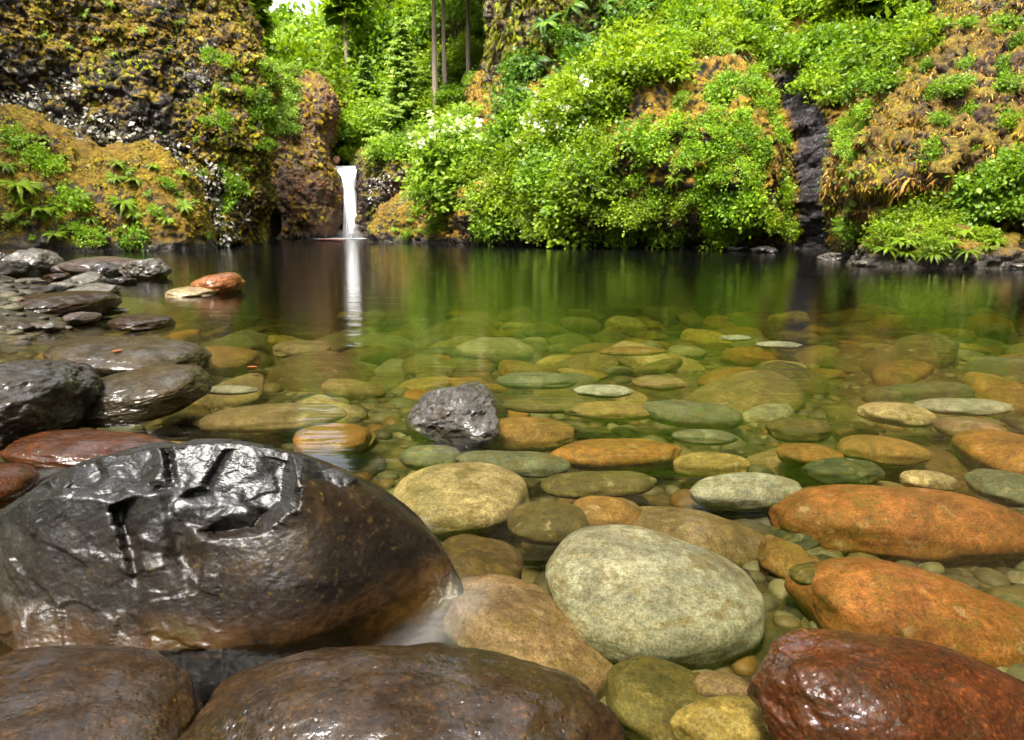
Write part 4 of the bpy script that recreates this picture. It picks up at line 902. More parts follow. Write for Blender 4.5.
def frond(gg, L, droop, yaw, pin=15, wid=.22, curl=0):
    """one fern frond: rachis arching out, paired leaflets"""
    t = np.linspace(.06, 1, pin); c = np.array([math.cos(yaw), math.sin(yaw), 0])
    r = L * t; z = L * (.75 * t - droop * t * t * 1.1); pos = c[None] * (r * .85)[:, None] + np.array([0, 0, 1.0])[None] * z[:, None]
    tan = np.gradient(pos, axis=0); tan /= np.linalg.norm(tan, axis=1)[:, None]
    side = np.array([-math.sin(yaw), math.cos(yaw), 0]); ln = wid * L * np.sin(np.pi * np.clip(t * .92 + .1, 0, 1)) ** .7 + .01
    P_, D_, N_, S_ = [], [], [], []
    for s in (-1, 1):
        P_.append(pos); D_.append(s * side[None] + tan * .35 - np.array([0, 0, .15])); N_.append(np.cross(tan, side)); S_.append(ln)
    return np.concatenate(P_), np.concatenate(D_), np.concatenate(N_), np.concatenate(S_)
def fern_mesh(seed, nf=30, L=1.0, droop=.85, pin=30, wid=.09, up=0):
    gg = np.random.default_rng(seed); A = [[], [], [], []]; V0 = []; vr = []
    for i in range(nf):
        f = frond(gg, L * gg.uniform(.65, 1.05), droop * gg.uniform(.35, 1.3) - up, 2 * math.pi * i / nf + gg.uniform(-.3, .3), pin, wid)
        for a, b in zip(A, f): a.append(b)
        vr.append(np.full(2 * pin, np.clip(gg.normal(.5, .2), 0, 1)))
    a = [np.concatenate(x) for x in A]; V, Fc = leaves(*a, gg); V = V.reshape(-1, 4, 3)
    # leaflets are slim
    c = V[:, [0]]; ax = V[:, [2]] - c; V[:, 1] = c[:, 0] + ax[:, 0] * .4 + (V[:, 1] - c[:, 0] - ax[:, 0] * .45) * .55; V[:, 3] = c[:, 0] + ax[:, 0] * .4 + (V[:, 3] - c[:, 0] - ax[:, 0] * .45) * .55
    v = np.clip(np.repeat(np.concatenate(vr), 4) + np.repeat(gg.normal(0, .1, len(V)), 4), 0, 1)
    V = V.reshape(-1, 3); nf_ = len(a[0]) // (2 * pin)
    for i in range(nf_):
        c = np.concatenate([[[0, 0, -.05]], a[0][i * 2 * pin:i * 2 * pin + pin]]); w_ = np.linspace(.013, .003, len(c))[:, None] * np.array([[0, 0, 1.0]])
        sd = np.cross(np.gradient(c, axis=0), [0, 0, 1.0]); sd /= np.linalg.norm(sd, axis=1)[:, None] + 1e-9
        b = len(V); k = len(c); V = np.concatenate([V, c - sd * w_[:, 2:], c + sd * w_[:, 2:]]); v = np.concatenate([v, np.full(2 * k, .35)])
        Fc = np.concatenate([Fc, [[b + j, b + j + 1, b + k + j + 1, b + k + j] for j in range(k - 1)]])
    return V, Fc, v
def bush_mesh(seed, nb=60, nl=20, leaf=.12, flat=.8, droop=.15, clump=.22):
    """branches through a dome, a spray of leaves round the end of each"""
    gg = np.random.default_rng(seed); d = gg.normal(size=(nb, 3)); d[:, 2] = np.abs(d[:, 2]) * 1.0 - .25; d /= np.linalg.norm(d, axis=1)[:, None]
    tip = d * gg.uniform(.45, 1.0, nb)[:, None] * np.array([1, 1, flat])
    lump = 1 + .3 * vnoise(d * 2.2 + seed, seed); tip *= lump[:, None]
    o = tip[:, None] + gg.normal(size=(nb, nl, 3)) * clump * np.array([1, 1, .55]); p = o.reshape(-1, 3)
    dd = np.repeat(d, nl, 0) * .8 + gg.normal(size=p.shape) * .6; dd[:, 2] -= droop
    n = gg.normal(size=p.shape) * .5 + np.array([0, 0, 1.0]) + .3 * p
    s = leaf * gg.lognormal(0, .25, len(p)); V, Fc = leaves(p, dd, n, s, gg)
    v = np.clip(np.repeat(gg.normal(.5, .17, nb), nl) + gg.normal(0, .12, len(p)), 0, 1)
    st = [tube([(0, 0, -.25), tuple(t * .45 + np.array([0, 0, -.05])), tuple(t * .95)], .014, .004, 4) for t in tip[:14]]
    return V, Fc, np.repeat(v, 4), join(st), tip
def conifer(seed, H=1.0, Wd=.2, nlev=34, start=.12, nper=7, leaf=.05, droop=.35):
    gg = np.random.default_rng(seed); P_, D_, N_, S_, va = [], [], [], [], []
    for L in range(nlev):
        t = start + (1 - start) * (L / nlev) ** .92; rad = Wd * (1 - t) ** .8 * (.8 + .4 * gg.uniform()) + .006
        for b in range(nper):
            if gg.uniform() < .12: continue
            a = gg.uniform(0, 6.28); rb = rad * gg.uniform(.7, 1.15); m = max(3, int(13 * rb / Wd)); vb = gg.normal(.5, .2)
            u = np.linspace(.15, 1, m); c = np.array([math.cos(a), math.sin(a), 0]); sd_ = np.array([-math.sin(a), math.cos(a), 0])
            pos = c[None] * (u * rb)[:, None] + np.array([0, 0, 1.0])[None] * (t - droop * rb * u ** 1.6 + .1 * rb * u)[:, None]
            for s in (-1, 0, 1):
                P_.append(pos); D_.append(c[None] * .8 + s * sd_[None] * 1.0 + np.array([0, 0, -.35])[None] + gg.normal(size=(m, 3)) * .18)
                N_.append(np.tile([0, 0, 1.0], (m, 1)) + gg.normal(size=(m, 3)) * .35); S_.append(leaf * (1.15 - .5 * u) * gg.uniform(.8, 1.3, m)); va.append(np.clip(vb + gg.normal(0, .1, m) + .12 * u, 0, 1))
    V, Fc = leaves(np.concatenate(P_), np.concatenate(D_), np.concatenate(N_), np.concatenate(S_), gg)
    return V * H, Fc, np.repeat(np.concatenate(va), 4)

PROTO = {}
def proto_thing(key, name, parts):
    """parts: (name, V, F, mat, var); one part = the thing itself"""
    if len(parts) == 1:
        n_, V, Fc, m, v = parts[0]; o = build(name, V, Fc, m, var=v, smooth=False, link=False); PROTO[key] = (name, o.data, []); return
    PROTO[key] = (name, None, [(n_, build(n_, V, Fc, m, var=v, smooth=False, link=False).data) for n_, V, Fc, m, v in parts])
def put(key, loc, s, rz, label, cat, group, tilt=None):
    name, me, ch = PROTO[key]
    o = bpy.data.objects.new(name, me); COL.objects.link(o); o.location = loc; o.scale = (s,) * 3 if np.isscalar(s) else s
    q = Matrix.Rotation(rz, 3, 'Z')
    if tilt is not None:
        q = Vector((0, 0, 1)).rotation_difference(Vector(tilt)).to_matrix() @ q
    o.rotation_euler = q.to_euler()
    for n_, m in ch:
        c = bpy.data.objects.new(n_, m); COL.objects.link(c); c.parent = o
    tag(o, label, cat, group); return o
for i in range(3):
    V, Fc, v = fern_mesh(40 + i); proto_thing(f'fern{i}', 'fern', [('frond', V, Fc, LIME, v)])
    V, Fc, v = fern_mesh(50 + i, 13, 1, 1.2, 20, .17); proto_thing(f'dfern{i}', 'fern', [('frond', V, Fc, DARKG, v)])
    for key, mat, lf, nb, nl in (('lime', LIME, .15, 60, 22), ('mid', MIDG, .16, 60, 22), ('pale', PALEG, .17, 60, 20), ('maid', MAIDEN, .16, 50, 18), ('dark', DARKG, .16, 60, 22)):
        V, Fc, v, st, tip = bush_mesh(60 + i * 7 + len(key), nb, nl, lf)
        if key == 'maid': proto_thing(f'{key}{i}', 'fern', [('frond', V, Fc, mat, v)])
        else: proto_thing(f'{key}{i}', 'shrub', [('foliage', V, Fc, mat, v), ('stem', st[0], st[1], TWIG, None)])
    V, Fc, v, st, tip = bush_mesh(90 + i, 70, 20, .15)
    gg = np.random.default_rng(5 + i); top = tip[np.argsort(-tip[:, 2])[4:36:2]]
    pp = np.repeat(top * 1.2 + np.array([0, 0, .1]), 12, 0) + gg.normal(size=(192, 3)) * .05; PV, PF = leaves(pp, gg.normal(size=pp.shape), gg.normal(size=pp.shape) + [0, 0, 1], np.full(192, .17), gg)
    proto_thing(f'bloom{i}', 'flowering_shrub', [('foliage', V, Fc, LIME if i else PALEG, v), ('stem', st[0], st[1], TWIG, None), ('blossom', PV, PF, PETAL, np.repeat(gg.uniform(0, 1, 192), 4))])
for i in range(4):
    V, Fc, v = conifer(70 + i, 1, .17 + .03 * i, 44, .1 + .05 * i, 8, .05); tr = tube([(0, 0, -.12), (.003, 0, .3), (0, .003, .7), (0, 0, 1)], .0135, .002, 8)
    proto_thing(f'con{i}', 'conifer_tree', [('trunk', np.array(tr[0]), tr[1], BARK, None), ('crown', V, Fc, NEEDLE, v)])
    V, Fc, v = conifer(80 + i, 1, .27, 40, .1, 9, .045, .02); tr = tube([(0, 0, -.1), (0, 0, .5), (0, 0, 1)], .015, .003, 6)
    proto_thing(f'ycon{i}', 'conifer_tree', [('trunk', np.array(tr[0]), tr[1], BARK, None), ('crown', V, Fc, NEEDLE_L, v)])
    V, Fc, v = conifer(85 + i, 1, .1, 22, .52, 6, .05, .3); tr = tube([(0, 0, -.1), (.006, 0, .3), (.002, .004, .6), (0, 0, 1)], .0115, .003, 8)
    proto_thing(f'tall{i}', 'conifer_tree', [('trunk', np.array(tr[0]), tr[1], BARK_P, None), ('crown', V, Fc, NEEDLE, v)])
    # broadleaf: trunk with limbs and a crown in tiers of leaf clumps
    gg = np.random.default_rng(95 + i); V, Fc, v, st, tip = bush_mesh(95 + i, 130, 22, .1, .95, .2, .15)
    V = V * np.array([.42, .42, .45]) + np.array([0, 0, .58]); tp = tip * np.array([.42, .42, .45]) + np.array([0, 0, .58])
    limbs = [tube([(0, 0, -.08), (.01, .01, .25), (0, 0, .7)], .02, .008, 7)] + [tube([(0, 0, .2 + .02 * k), tuple(tp[k] * .5 + np.array([0, 0, .2])), tuple(tp[k])], .009, .002, 5) for k in range(14)]
    lv, lf = join(limbs)
    for key, mat in (('blime', LIME), ('bmid', MIDG), ('bpale', PALEG)):
        proto_thing(f'{key}{i}', 'broadleaf_tree', [('trunk', lv, lf, BARK, None), ('crown', V, Fc, mat, v)])
T_UP = lambda n, u=.6: np.array([n[0] * (1 - u), n[1] * (1 - u), n[2] * (1 - u) + u]) + 1e-6
def plant(key, px, py, size_px, label, cat, group, up=.6, lift=0.0, var=3):
    h = hit(px, py)
    if h is None: return None
    p, n = h; ax = (p - CAM) @ FWD; s = size_px / 2 * ax / F
    t = T_UP(n, up); t /= np.linalg.norm(t)
    return put(f'{key}{random.randrange(var)}', p + n * s * .12 + np.array([0, 0, lift * s]), s * random.uniform(.9, 1.1), random.uniform(0, 6.28), label, cat, group, t)
def region(n, poly, mind, seed):
    g = np.random.default_rng(seed); P_ = np.array(poly, float); out = []; lo, hi = P_.min(0), P_.max(0); k = 0
    while len(out) < n and k < 20000:
        k += 1; q = g.uniform(lo, hi); ins = False; j = len(P_) - 1
        for i in range(len(P_)):
            if (P_[i, 1] > q[1]) != (P_[j, 1] > q[1]) and q[0] < (P_[j, 0] - P_[i, 0]) * (q[1] - P_[i, 1]) / (P_[j, 1] - P_[i, 1]) + P_[i, 0]: ins = not ins
            j = i
        if ins and all((q[0] - a) ** 2 + (q[1] - b) ** 2 > mind * mind for a, b in out): out.append(tuple(q))
    return out
def zone(keys, n, poly, mind, s0, s1, seed, label, cat, group, up=.6, tier=None):
    for i, (px, py) in enumerate(region(n, poly, mind, seed)):
        lb = label
        if tier:
            for lim, words in tier:
                if py < lim: lb = label.replace('@', words); break
        plant(keys[i % len(keys)], px, py, random.uniform(s0, s1), lb, cat, group, up)
G_B = 'shrubs on the overgrown bank'
zone(['lime', 'mid', 'lime'], 30, [(475, 150), (520, 120), (610, 110), (640, 150), (600, 205), (560, 232), (478, 230)], 17, 36, 58, 1, 'leafy lime shrub @ under the pillar', 'shrub', G_B, .6,
     [(150, 'high on the bank'), (178, 'midway up the bank'), (205, 'low on the bank'), (999, 'just above the water')])
zone(['lime', 'lime', 'mid'], 26, [(560, 118), (600, 75), (650, 30), (735, 10), (745, 50), (690, 62), (640, 80), (600, 118)], 16, 44, 66, 2, 'feathery yellow-green shrub @ of the bank crest', 'shrub', G_B, .75,
     [(35, 'at the very top'), (62, 'on the upper part'), (90, 'on the middle part'), (999, 'on the lower part')])
zone(['bloom'], 12, [(530, 145), (545, 105), (590, 90), (612, 100), (580, 150), (545, 172)], 15, 34, 46, 3, 'white-flowered shrub among lime shrubs below the pillar', 'shrub', 'flowering shrubs', .7)
zone(['maid'], 27, [(700, 100), (720, 78), (762, 72), (776, 110), (784, 165), (782, 195), (740, 200), (700, 190), (675, 165), (690, 130)], 11.5, 20, 33, 4, 'rounded maidenhair fern @ of the mossy bulge', 'fern', 'maidenhair ferns on the bulge', .35,
     [(100, 'on the brow'), (128, 'on the upper face'), (158, 'on the middle face'), (999, 'on the lower face')])
zone(['lime', 'maid', 'lime'], 16, [(610, 205), (680, 200), (785, 205), (788, 236), (700, 240), (610, 240)], 16, 26, 40, 21, 'low lime shrub hugging the foot of the mossy bulge', 'shrub', 'shrubs at the bank foot', .5)
zone(['fern', 'maid'], 12, [(640, 110), (690, 95), (695, 190), (620, 200), (600, 170)], 16, 20, 34, 5, 'small fern in the ochre moss of the bulge', 'fern', 'ferns on the ochre moss', .5)
zone(['dfern', 'dark', 'dfern'], 26, [(508, 130), (515, 85), (545, 20), (600, -10), (655, -5), (640, 40), (600, 85), (560, 110)], 15, 34, 54, 6, 'dark green fern @ of the rock pillar', 'fern', 'dark ferns on the pillar', .55,
     [(30, 'on the top'), (70, 'on the upper side'), (999, 'at the foot')])
zone(['lime', 'mid', 'fern', 'mid'], 44, [(690, 20), (720, -15), (950, -15), (930, 40), (880, 95), (850, 105), (800, 75), (770, 45), (735, 55)], 15, 40, 64, 7, 'green shrub @ above the cleft', 'shrub', 'shrubs on the slope above the cleft', .75,
     [(15, 'at the slope top'), (45, 'high on the slope'), (75, 'midway up the slope'), (999, 'low on the slope')])
zone(['fern', 'maid'], 16, [(842, 120), (856, 105), (870, 110), (856, 160), (860, 235), (846, 240), (842, 170)], 10, 18, 30, 8, 'small lime fern edging the cleft next to the tan cliff', 'fern', 'ferns edging the cleft', .5)
zone(['fern', 'fern', 'lime'], 30, [(868, 240), (890, 215), (930, 206), (985, 228), (1004, 250), (940, 257), (872, 252)], 9, 24, 44, 9, 'bright lime fern crowning the gravelly mound', 'fern', 'ferns on the gravelly mound', .8)
zone(['mid', 'maid'], 18, [(935, 30), (1010, 0), (1024, 60), (1020, 200), (960, 190), (905, 130)], 18, 16, 30, 10, 'small green tuft rooted in the tan cliff', 'fern', 'tufts on the tan cliff', .3)
for px, py, s in ((985, 190, 62), (1012, 200, 60), (965, 208, 44), (1020, 172, 50)):
    plant('mid', px, py, s, 'leafy branch-like shrub overhanging the gravelly mound', 'shrub', 'shrubs overhanging the mound', .55)
for px, py, s, lb in ((18, 190, 62, 'big fern low on the larger pointed mound'), (38, 214, 62, 'bright fern drooping near the water on the larger mound'), (8, 168, 40, 'pale fern partway up the larger mound, at the edge'), (122, 205, 46, 'bright fern in the notch between the two mossy mounds'),
                      (135, 182, 34, 'small fern on the face of the lower rounded mound'), (118, 166, 34, 'pale fern at the top of the notch between the mounds'), (40, 140, 30, 'little fern near the peak of the larger mound'), (152, 168, 26, 'tiny fern near the top of the lower mound'), (92, 222, 30, 'small fern near the water at the foot of the notch'), (205, 235, 22, 'tiny fern by the water at the end of the lower mound'), (55, 236, 34, 'low fern touching the waterline under the larger mound')):
    plant('fern', px, py, s, lb, 'fern', 'ferns on the mossy mounds', .7)
zone(['fern', 'maid', 'fern'], 26, [(0, 150), (30, 125), (100, 180), (135, 150), (195, 205), (190, 238), (20, 240), (0, 235)], 15, 16, 34, 22, 'small green fern tuft in the golden moss of the mounds', 'fern', 'ferns on the mossy mounds', .5)
zone(['fern', 'maid'], 24, [(170, 190), (205, 60), (245, 45), (255, 120), (250, 200), (215, 215)], 15, 12, 24, 12, 'small lime fern on the outer edge of the dark cliff', 'fern', 'ferns on the dark cliff', .5)
zone(['fern'], 10, [(20, 40), (90, -5), (180, 5), (190, 60), (100, 55)], 22, 14, 26, 13, 'small drooping fern high on the dark cliff', 'fern', 'ferns on the dark cliff', .5)
zone(['mid', 'pale'], 13, [(258, 75), (275, 60), (300, 80), (290, 135), (262, 160)], 10, 16, 27, 14, 'small green bush on the reddish wall beside the falls', 'shrub', 'bushes on the reddish wall', .6)
zone(['lime', 'fern'], 10, [(385, 232), (420, 205), (440, 195), (455, 225), (410, 238)], 11, 14, 24, 15, 'small bright plant on the mossy yellow slope', 'fern', 'plants on the mossy slope', .6)
zone(['mid', 'lime', 'pale'], 26, [(372, 165), (390, 138), (470, 120), (475, 185), (440, 190), (420, 150)], 11, 26, 44, 16, 'leafy shrub over the dark rock wall by the falls', 'shrub', 'shrubs over the dark rock wall', .7)
# the pale flowering shrub leaning out over the mossy slope
c = at(452, 196, 34.0); root = empty('flowering_shrub', c); tag(root, 'pale flowering bush with layered branches leaning over the mossy slope', 'shrub')
for k, (dx, dy, s) in enumerate(((-8, -14, 30), (-20, -32, 24), (-6, -50, 24), (10, -34, 30), (-16, 4, 26), (14, -8, 36), (22, 16, 36))):
    q = at(452 + dx, 190 + dy, 34 - .1 * k)
    for n_, m in PROTO['bloom0' if k in (1, 2, 3) else f'pale{k % 3}'][2]:
        o = bpy.data.objects.new(n_, m); COL.objects.link(o); o.parent = root; o.location = q - c; o.scale = (s * 34 / F,) * 3; o.rotation_euler = (0, 0, k * 1.3)
sv, sf = join([tube([(.3, .6, -1.2), (.1, .2, 0), tuple(at(446, 150, 33.7) - c)], .06, .02, 6)]); build('trunk', sv, sf, TWIG, root)
# ---------------------------------------------------------------- trees on the far slopes
def tree(key, px, Yd, top_py, label, cat='tree', group=None, base=None, wide=1.0):
    x = (px - CX) / F * (Yd * cp + CAMH * sp * 0 + 0) * 1.0
    x = at(px, HZ, Yd)[0]; z = float(ground_h(x, Yd)) if base is None else base
    H = at(px, top_py, Yd)[2] - z
    if H < 1: return
    put(key, (x, Yd, z - .2), (H * wide, H * wide, H), random.uniform(0, 6.28), label, cat, group)
GF = 'forest trees behind the falls'
# mid slope broadleaf
for i, (px, Yd, tp) in enumerate(((342, 61, 118), (362, 60, 105), (385, 60, 95), (408, 59, 104), (432, 58, 88), (455, 57, 80), (478, 57, 68), (350, 66, 88), (376, 66, 72), (398, 66, 60), (424, 65, 58), (446, 64, 42), (470, 63, 34), (490, 62, 36), (325, 66, 92), (308, 68, 62), (290, 67, 55), (272, 64, 48), (330, 72, 66), (312, 76, 40))):
    key = ('blime', 'bmid', 'bpale', 'blime')[i % 4]
    tree(f'{key}{i % 4}', px, Yd, tp, ('bright lime', 'mid green', 'pale green', 'bright lime')[i % 4] + ' broadleaf tree on the slope behind the falls', 'tree', GF, wide=1.15)
tree('ycon0', 407, 57.5, 18, 'pale pointed young conifer standing out above the falls', 'tree', GF)
tree('ycon1', 372, 63, 52, 'young conifer beside the pale pointed one, shorter', 'tree', GF)
tree('ycon2', 445, 60, 48, 'young conifer between pale pointed one and pillar', 'tree', GF)
# bare-stemmed tall trunks
for i, (px, Yd, tp, lb) in enumerate(((353, 68, -150, 'tall slim pale trunk straight above the falls'), (438, 57, -190, 'tall pale trunk, left of a pair near the pillar'), (448, 58, -160, 'thinner right trunk of a pair near the pillar'),
                                      (256, 62, -160, 'thick dark trunk rising behind the dark cliff shoulder'), (268, 66, -120, 'thinner trunk beside the thick dark one behind the cliff'), (238, 60, -170, 'dark trunk half hidden by the cliff top'), (470, 60, -170, 'tall trunk just left of the rock pillar'))):
    tree(f'tall{i % 4}', px, Yd, tp, lb, 'tree', GF)
# dark conifers behind; the valley stays open over the stream, where the white sky shows
rows = [(78, [(232, -60), (252, -40), (346, 25), (372, -60), (398, -120), (420, -110), (450, -150), (480, -170), (505, -190)]),
        (90, [(215, -90), (240, -80), (262, -10), (332, 22), (360, -40), (384, -90), (410, -120), (440, -140), (470, -160), (520, -200), (560, -210)]),
        (106, [(190, -110), (225, -70), (255, -5), (275, 8), (313, 22), (340, 18), (368, -30), (400, -90), (430, -90), (540, -200), (600, -200)]),
        (128, [(262, 22), (283, 40), (300, 46), (322, 30), (345, 10), (380, -30)])]
for Yd, lst in rows:
    for i, (px, tp) in enumerate(lst):
        tree(f'con{(i + Yd) % 4}', px, Yd, tp, 'dark conifer in the ' + {78: 'nearest', 90: 'second', 106: 'third', 128: 'farthest'}[Yd] + ' row of forest behind the falls', 'tree', GF, wide=random.uniform(1.0, 1.3))
for i, (px, Yd, tp) in enumerate(((352, 70, 40), (378, 74, 8), (402, 72, -10), (428, 74, -40), (456, 70, -30), (484, 72, -60), (338, 80, 46), (366, 84, 0), (394, 84, -40), (440, 84, -90), (470, 82, -100), (500, 80, -90), (415, 90, -80), (318, 84, 30), (278, 88, 12), (296, 92, 22), (306, 86, 14), (268, 84, 4), (286, 100, 6))):
    tree(('blime', 'bpale', 'bmid')[i % 3] + str(i % 4), px, Yd, tp, ('bright lime', 'pale green', 'mid green')[i % 3] + ' leafy tree in the woods high behind the falls', 'tree', GF, wide=.85)
for i, (px, Yd, tp) in enumerate(((520, 60, -680), (575, 58, -720), (630, 60, -700), (690, 58, -720), (750, 56, -760), (815, 58, -720), (880, 56, -760), (950, 58, -760), (1040, 56, -800), (1150, 50, -800), (120, 56, -440), (20, 52, -440), (-120, 46, -460))):  # tall conifers added to block low sky from the wet rocks' reflections
    tree(f'con{i % 4}', px, Yd, tp, 'towering conifer rising out of view above the gorge', 'tree', 'towering conifers over the gorge', wide=1.15)
# forest on the bank top and above the cliffs, over the frame but mirrored in the pool
for i, (px, Yd, tp) in enumerate(((560, 60, -330), (640, 56, -360), (700, 54, -330), (760, 52, -380), (820, 52, -350), (880, 54, -390), (600, 72, -300), (730, 70, -330), (850, 68, -340), (940, 60, -340), (520, 66, -250), (790, 62, -330), (670, 64, -320), (910, 74, -300))):
    tree(f'{("blime", "bmid")[i % 2]}{i % 4}', px, Yd, tp, 'tall leafy tree on the hillside above the overgrown bank', 'tree', 'trees above the bank', wide=.62)
for i, (px, Yd, tp) in enumerate(((800, 58, -10), (840, 56, -5), (880, 60, -30), (700, 60, -20), (750, 60, -20), (905, 56, -20), (660, 58, -30), (860, 66, -60))):
    tree(f'bmid{i % 4}', px, Yd, tp - 30, 'shorter green tree at the head of the slope above the cleft', 'tree', 'trees above the bank', wide=1.2)
for i, (x, y, H) in enumerate(((-30, 40, 24), (-26, 46, 22), (-34, 30, 24), (-36, 22, 22), (-24, 52, 20), (22, 30, 20), (26, 22, 22), (30, 16, 22), (28, 36, 20), (20, 42, 18), (-25, 8, 18), (-28, -6, 18), (26, 4, 20), (28, -10, 18), (-22, -14, 22), (-16, -22, 24), (-8, -26, 24), (0, -28, 23), (9, -26, 25), (17, -21, 23), (23, -15, 22), (-19, 2, 20), (-23, 14, 22), (22, 9, 22), (19, -3, 20), (24, 20, 24), (-28, 18, 20), (15.5, -8, 30), (15, -2, 29), (16, 4, 31), (18, 9, 30))):  # unseen trees added to narrow the sky that lights the wet rocks
    z = float(ground_h(x, y)); put(f'con{i % 4}', (x, y, z - .3), (H * 1.2, H * 1.2, H), i, 'conifer above the valley side outside the view', 'tree', 'valley side trees')

# ---------------------------------------------------------------- the falls
def falls():
    rows = []; nz, nx = 70, 40
    for i in range(nz):
        t = i / (nz - 1)            # 0 lip .. 1 pool
        py = 166 + 73 * t
        l = np.interp(t, [0, .06, .14, .3, .6, 1], [331.5, 336, 341, 343.5, 343.3, 342]); r = np.interp(t, [0, .06, .14, .3, .6, 1], [357.5, 356.5, 355, 354.5, 356, 359])
        Yc = np.interp(t, [0, .05, .15, .5, 1], [56.2, 54.6, 53.9, 53.5, 53.3])
        for j in range(nx):
            u = j / (nx - 1); bow = -.45 * math.sin(math.pi * u) * min(1, t * 6)
            q = at(l + (r - l) * u, py, Yc + bow); q[2] = max(q[2], -.05) if i < nz - 1 else -.05
            rows.append(q)
    V = np.array(rows); u = np.tile(np.linspace(0, 1, nx), nz)
    V[:, 1] += .1 * vnoise(np.stack([u * 17, V[:, 2] * .25, 0 * u], -1), 5) + .05 * vnoise(np.stack([u * 40, V[:, 2] * .5, 0 * u], -1), 6)
    back = V + np.array([0, .5, 0]); n = len(V)
    f = grid_faces(nz, nx); f2 = f[:, ::-1] + n
    idx = np.arange(n).reshape(nz, nx); e = []
    for a, b in ((idx[:, 0], 1), (idx[:, -1], 0)):
        for i in range(nz - 1): e.append((a[i], a[i + 1], a[i + 1] + n, a[i] + n))
    return np.concatenate([V, back]), np.concatenate([f, f2, np.array(e)])
def fall_mat():
    t = NT('falling_water'); p = t.pos()
    s1 = t.noise(t.scale(p, (7, 3, .35)), 1.0, 5, .65); s2 = t.noise(t.scale(p, (16, 6, .6)), 1.0, 3, .6)
    c = t.ramp(s1, [(.3, (.78, .8, .82)), (.5, (.95, .95, .95))])
    b = t.bsdf(c, .6, t.bump(s2, .4, .1), .3); tl = t.n('ShaderNodeBsdfTranslucent'); t.l(c, tl.inputs[0])
    m0 = t.n('ShaderNodeMixShader'); m0.inputs[0].default_value = .15; t.l(b, m0.inputs[1]); t.l(tl.outputs[0], m0.inputs[2])
    tr = t.n('ShaderNodeBsdfTransparent'); mx = t.n('ShaderNodeMixShader'); t.l(t.ramp(s1, [(.22, .5), (.36, 0)]), mx.inputs[0]); t.l(m0.outputs[0], mx.inputs[1]); t.l(tr.outputs[0], mx.inputs[2])
    return t.done(mx.outputs[0])
V, Fc = falls(); wf = build('waterfall', V, Fc, fall_mat()); tag(wf, 'narrow white waterfall dropping over a notch into the pool', 'waterfall')
# spray at its foot
def mist_mat(d):
    t = NT('spray'); v = t.n('ShaderNodeVolumeScatter'); v.inputs['Color'].default_value = (1, 1, 1, 1); v.inputs['Density'].default_value = d; t.l(v.outputs[0], t.out.inputs['Volume']); return t.m
V, Fc = ico(4); c = at(350, 236, 52.4)
parts = [(0, 0, .1, 1.1, .7, .55), (-1.3, -.2, .0, 1.1, .6, .28), (1.3, -.2, .0, 1.1, .6, .3), (.2, .1, .5, .8, .5, .5)]
VV, FF = [], []
for i, (x, y, z, a, b, d) in enumerate(parts): VV.append(V * np.array([a, b, d]) + np.array([c[0] + x, c[1] + y, z + .1])); FF.append(Fc + i * len(V))
o = build('mist', np.concatenate(VV), np.concatenate(FF), mist_mat(.7)); o['kind'] = 'stuff'
# foam floating in front of the falls
def foam_mat(scale, lo, hi, mx_=.9, stretch=(1, 1, 1)):
    t = NT('foam'); a = t.n('ShaderNodeAttribute'); a.attribute_name = 'var'
    n = t.noise(t.scale(t.pos(), stretch), scale, 5, .6, .3); f = t.math('MULTIPLY', t.ramp(n, [(lo, .15), (hi, 1.0)]), t.math('MULTIPLY', a.outputs['Fac'], mx_))
    d = t.n('ShaderNodeBsdfDiffuse'); d.inputs[0].default_value = (.82, .83, .84, 1); tr = t.n('ShaderNodeBsdfTransparent'); mx = t.n('ShaderNodeMixShader')
    t.l(f, mx.inputs[0]); t.l(tr.outputs[0], mx.inputs[1]); t.l(d.outputs[0], mx.inputs[2]); return t.done(mx.outputs[0])
def ribbon(pts, wl, wr, z, mat, n=60, m=9, bulge=.01):
    """foam strip on the water; opacity fades to nothing at both sides and ends"""
    P_ = cat_rom(np.array(pts, float), n); d = np.gradient(P_, axis=0); d /= np.linalg.norm(d, axis=1)[:, None]; nn = np.stack([-d[:, 1], d[:, 0]], -1)
    u = np.linspace(-1, 1, m); w_ = np.where(u < 0, wl, wr)
    V = P_[:, None, :] + nn[:, None, :] * (u * w_)[None, :, None]
    zz = z + bulge * np.cos(u * math.pi / 2)[None, :] * np.ones((n, 1)); V = np.concatenate([V, zz[..., None]], -1)
    e = np.sin(np.linspace(0, math.pi, n)) ** .5; var = e[:, None] * (np.cos(u * math.pi / 2) ** 1.5)[None]
    o = build('foam', V.reshape(-1, 3), grid_faces(n, m), mat, var=var.ravel()); o['kind'] = 'stuff'
b = [tuple(at(x, 239.5, 50.5)[:2]) for x in (314, 330, 350, 372)]
ribbon(b, 1.6, 1.8, .012, foam_mat(1.2, .3, .6, 1.0, (1, .4, 1)), bulge=.02)
FO = foam_mat(3.5, .35, .8, .075, (1.5, 1.5, 1))
g2 = lambda px, py: tuple(on(px, py, 0)[:2])
ribbon([g2(350, 700), g2(410, 655), g2(455, 615), g2(485, 580)], .07, .08, .005, FO, bulge=0)
ribbon([g2(40, 680), g2(140, 700), g2(180, 720)], .03, .05, .005, FO, bulge=0)
ribbon([g2(0, 500), g2(30, 480), g2(70, 470)], .05, .08, .005, FO, bulge=0)
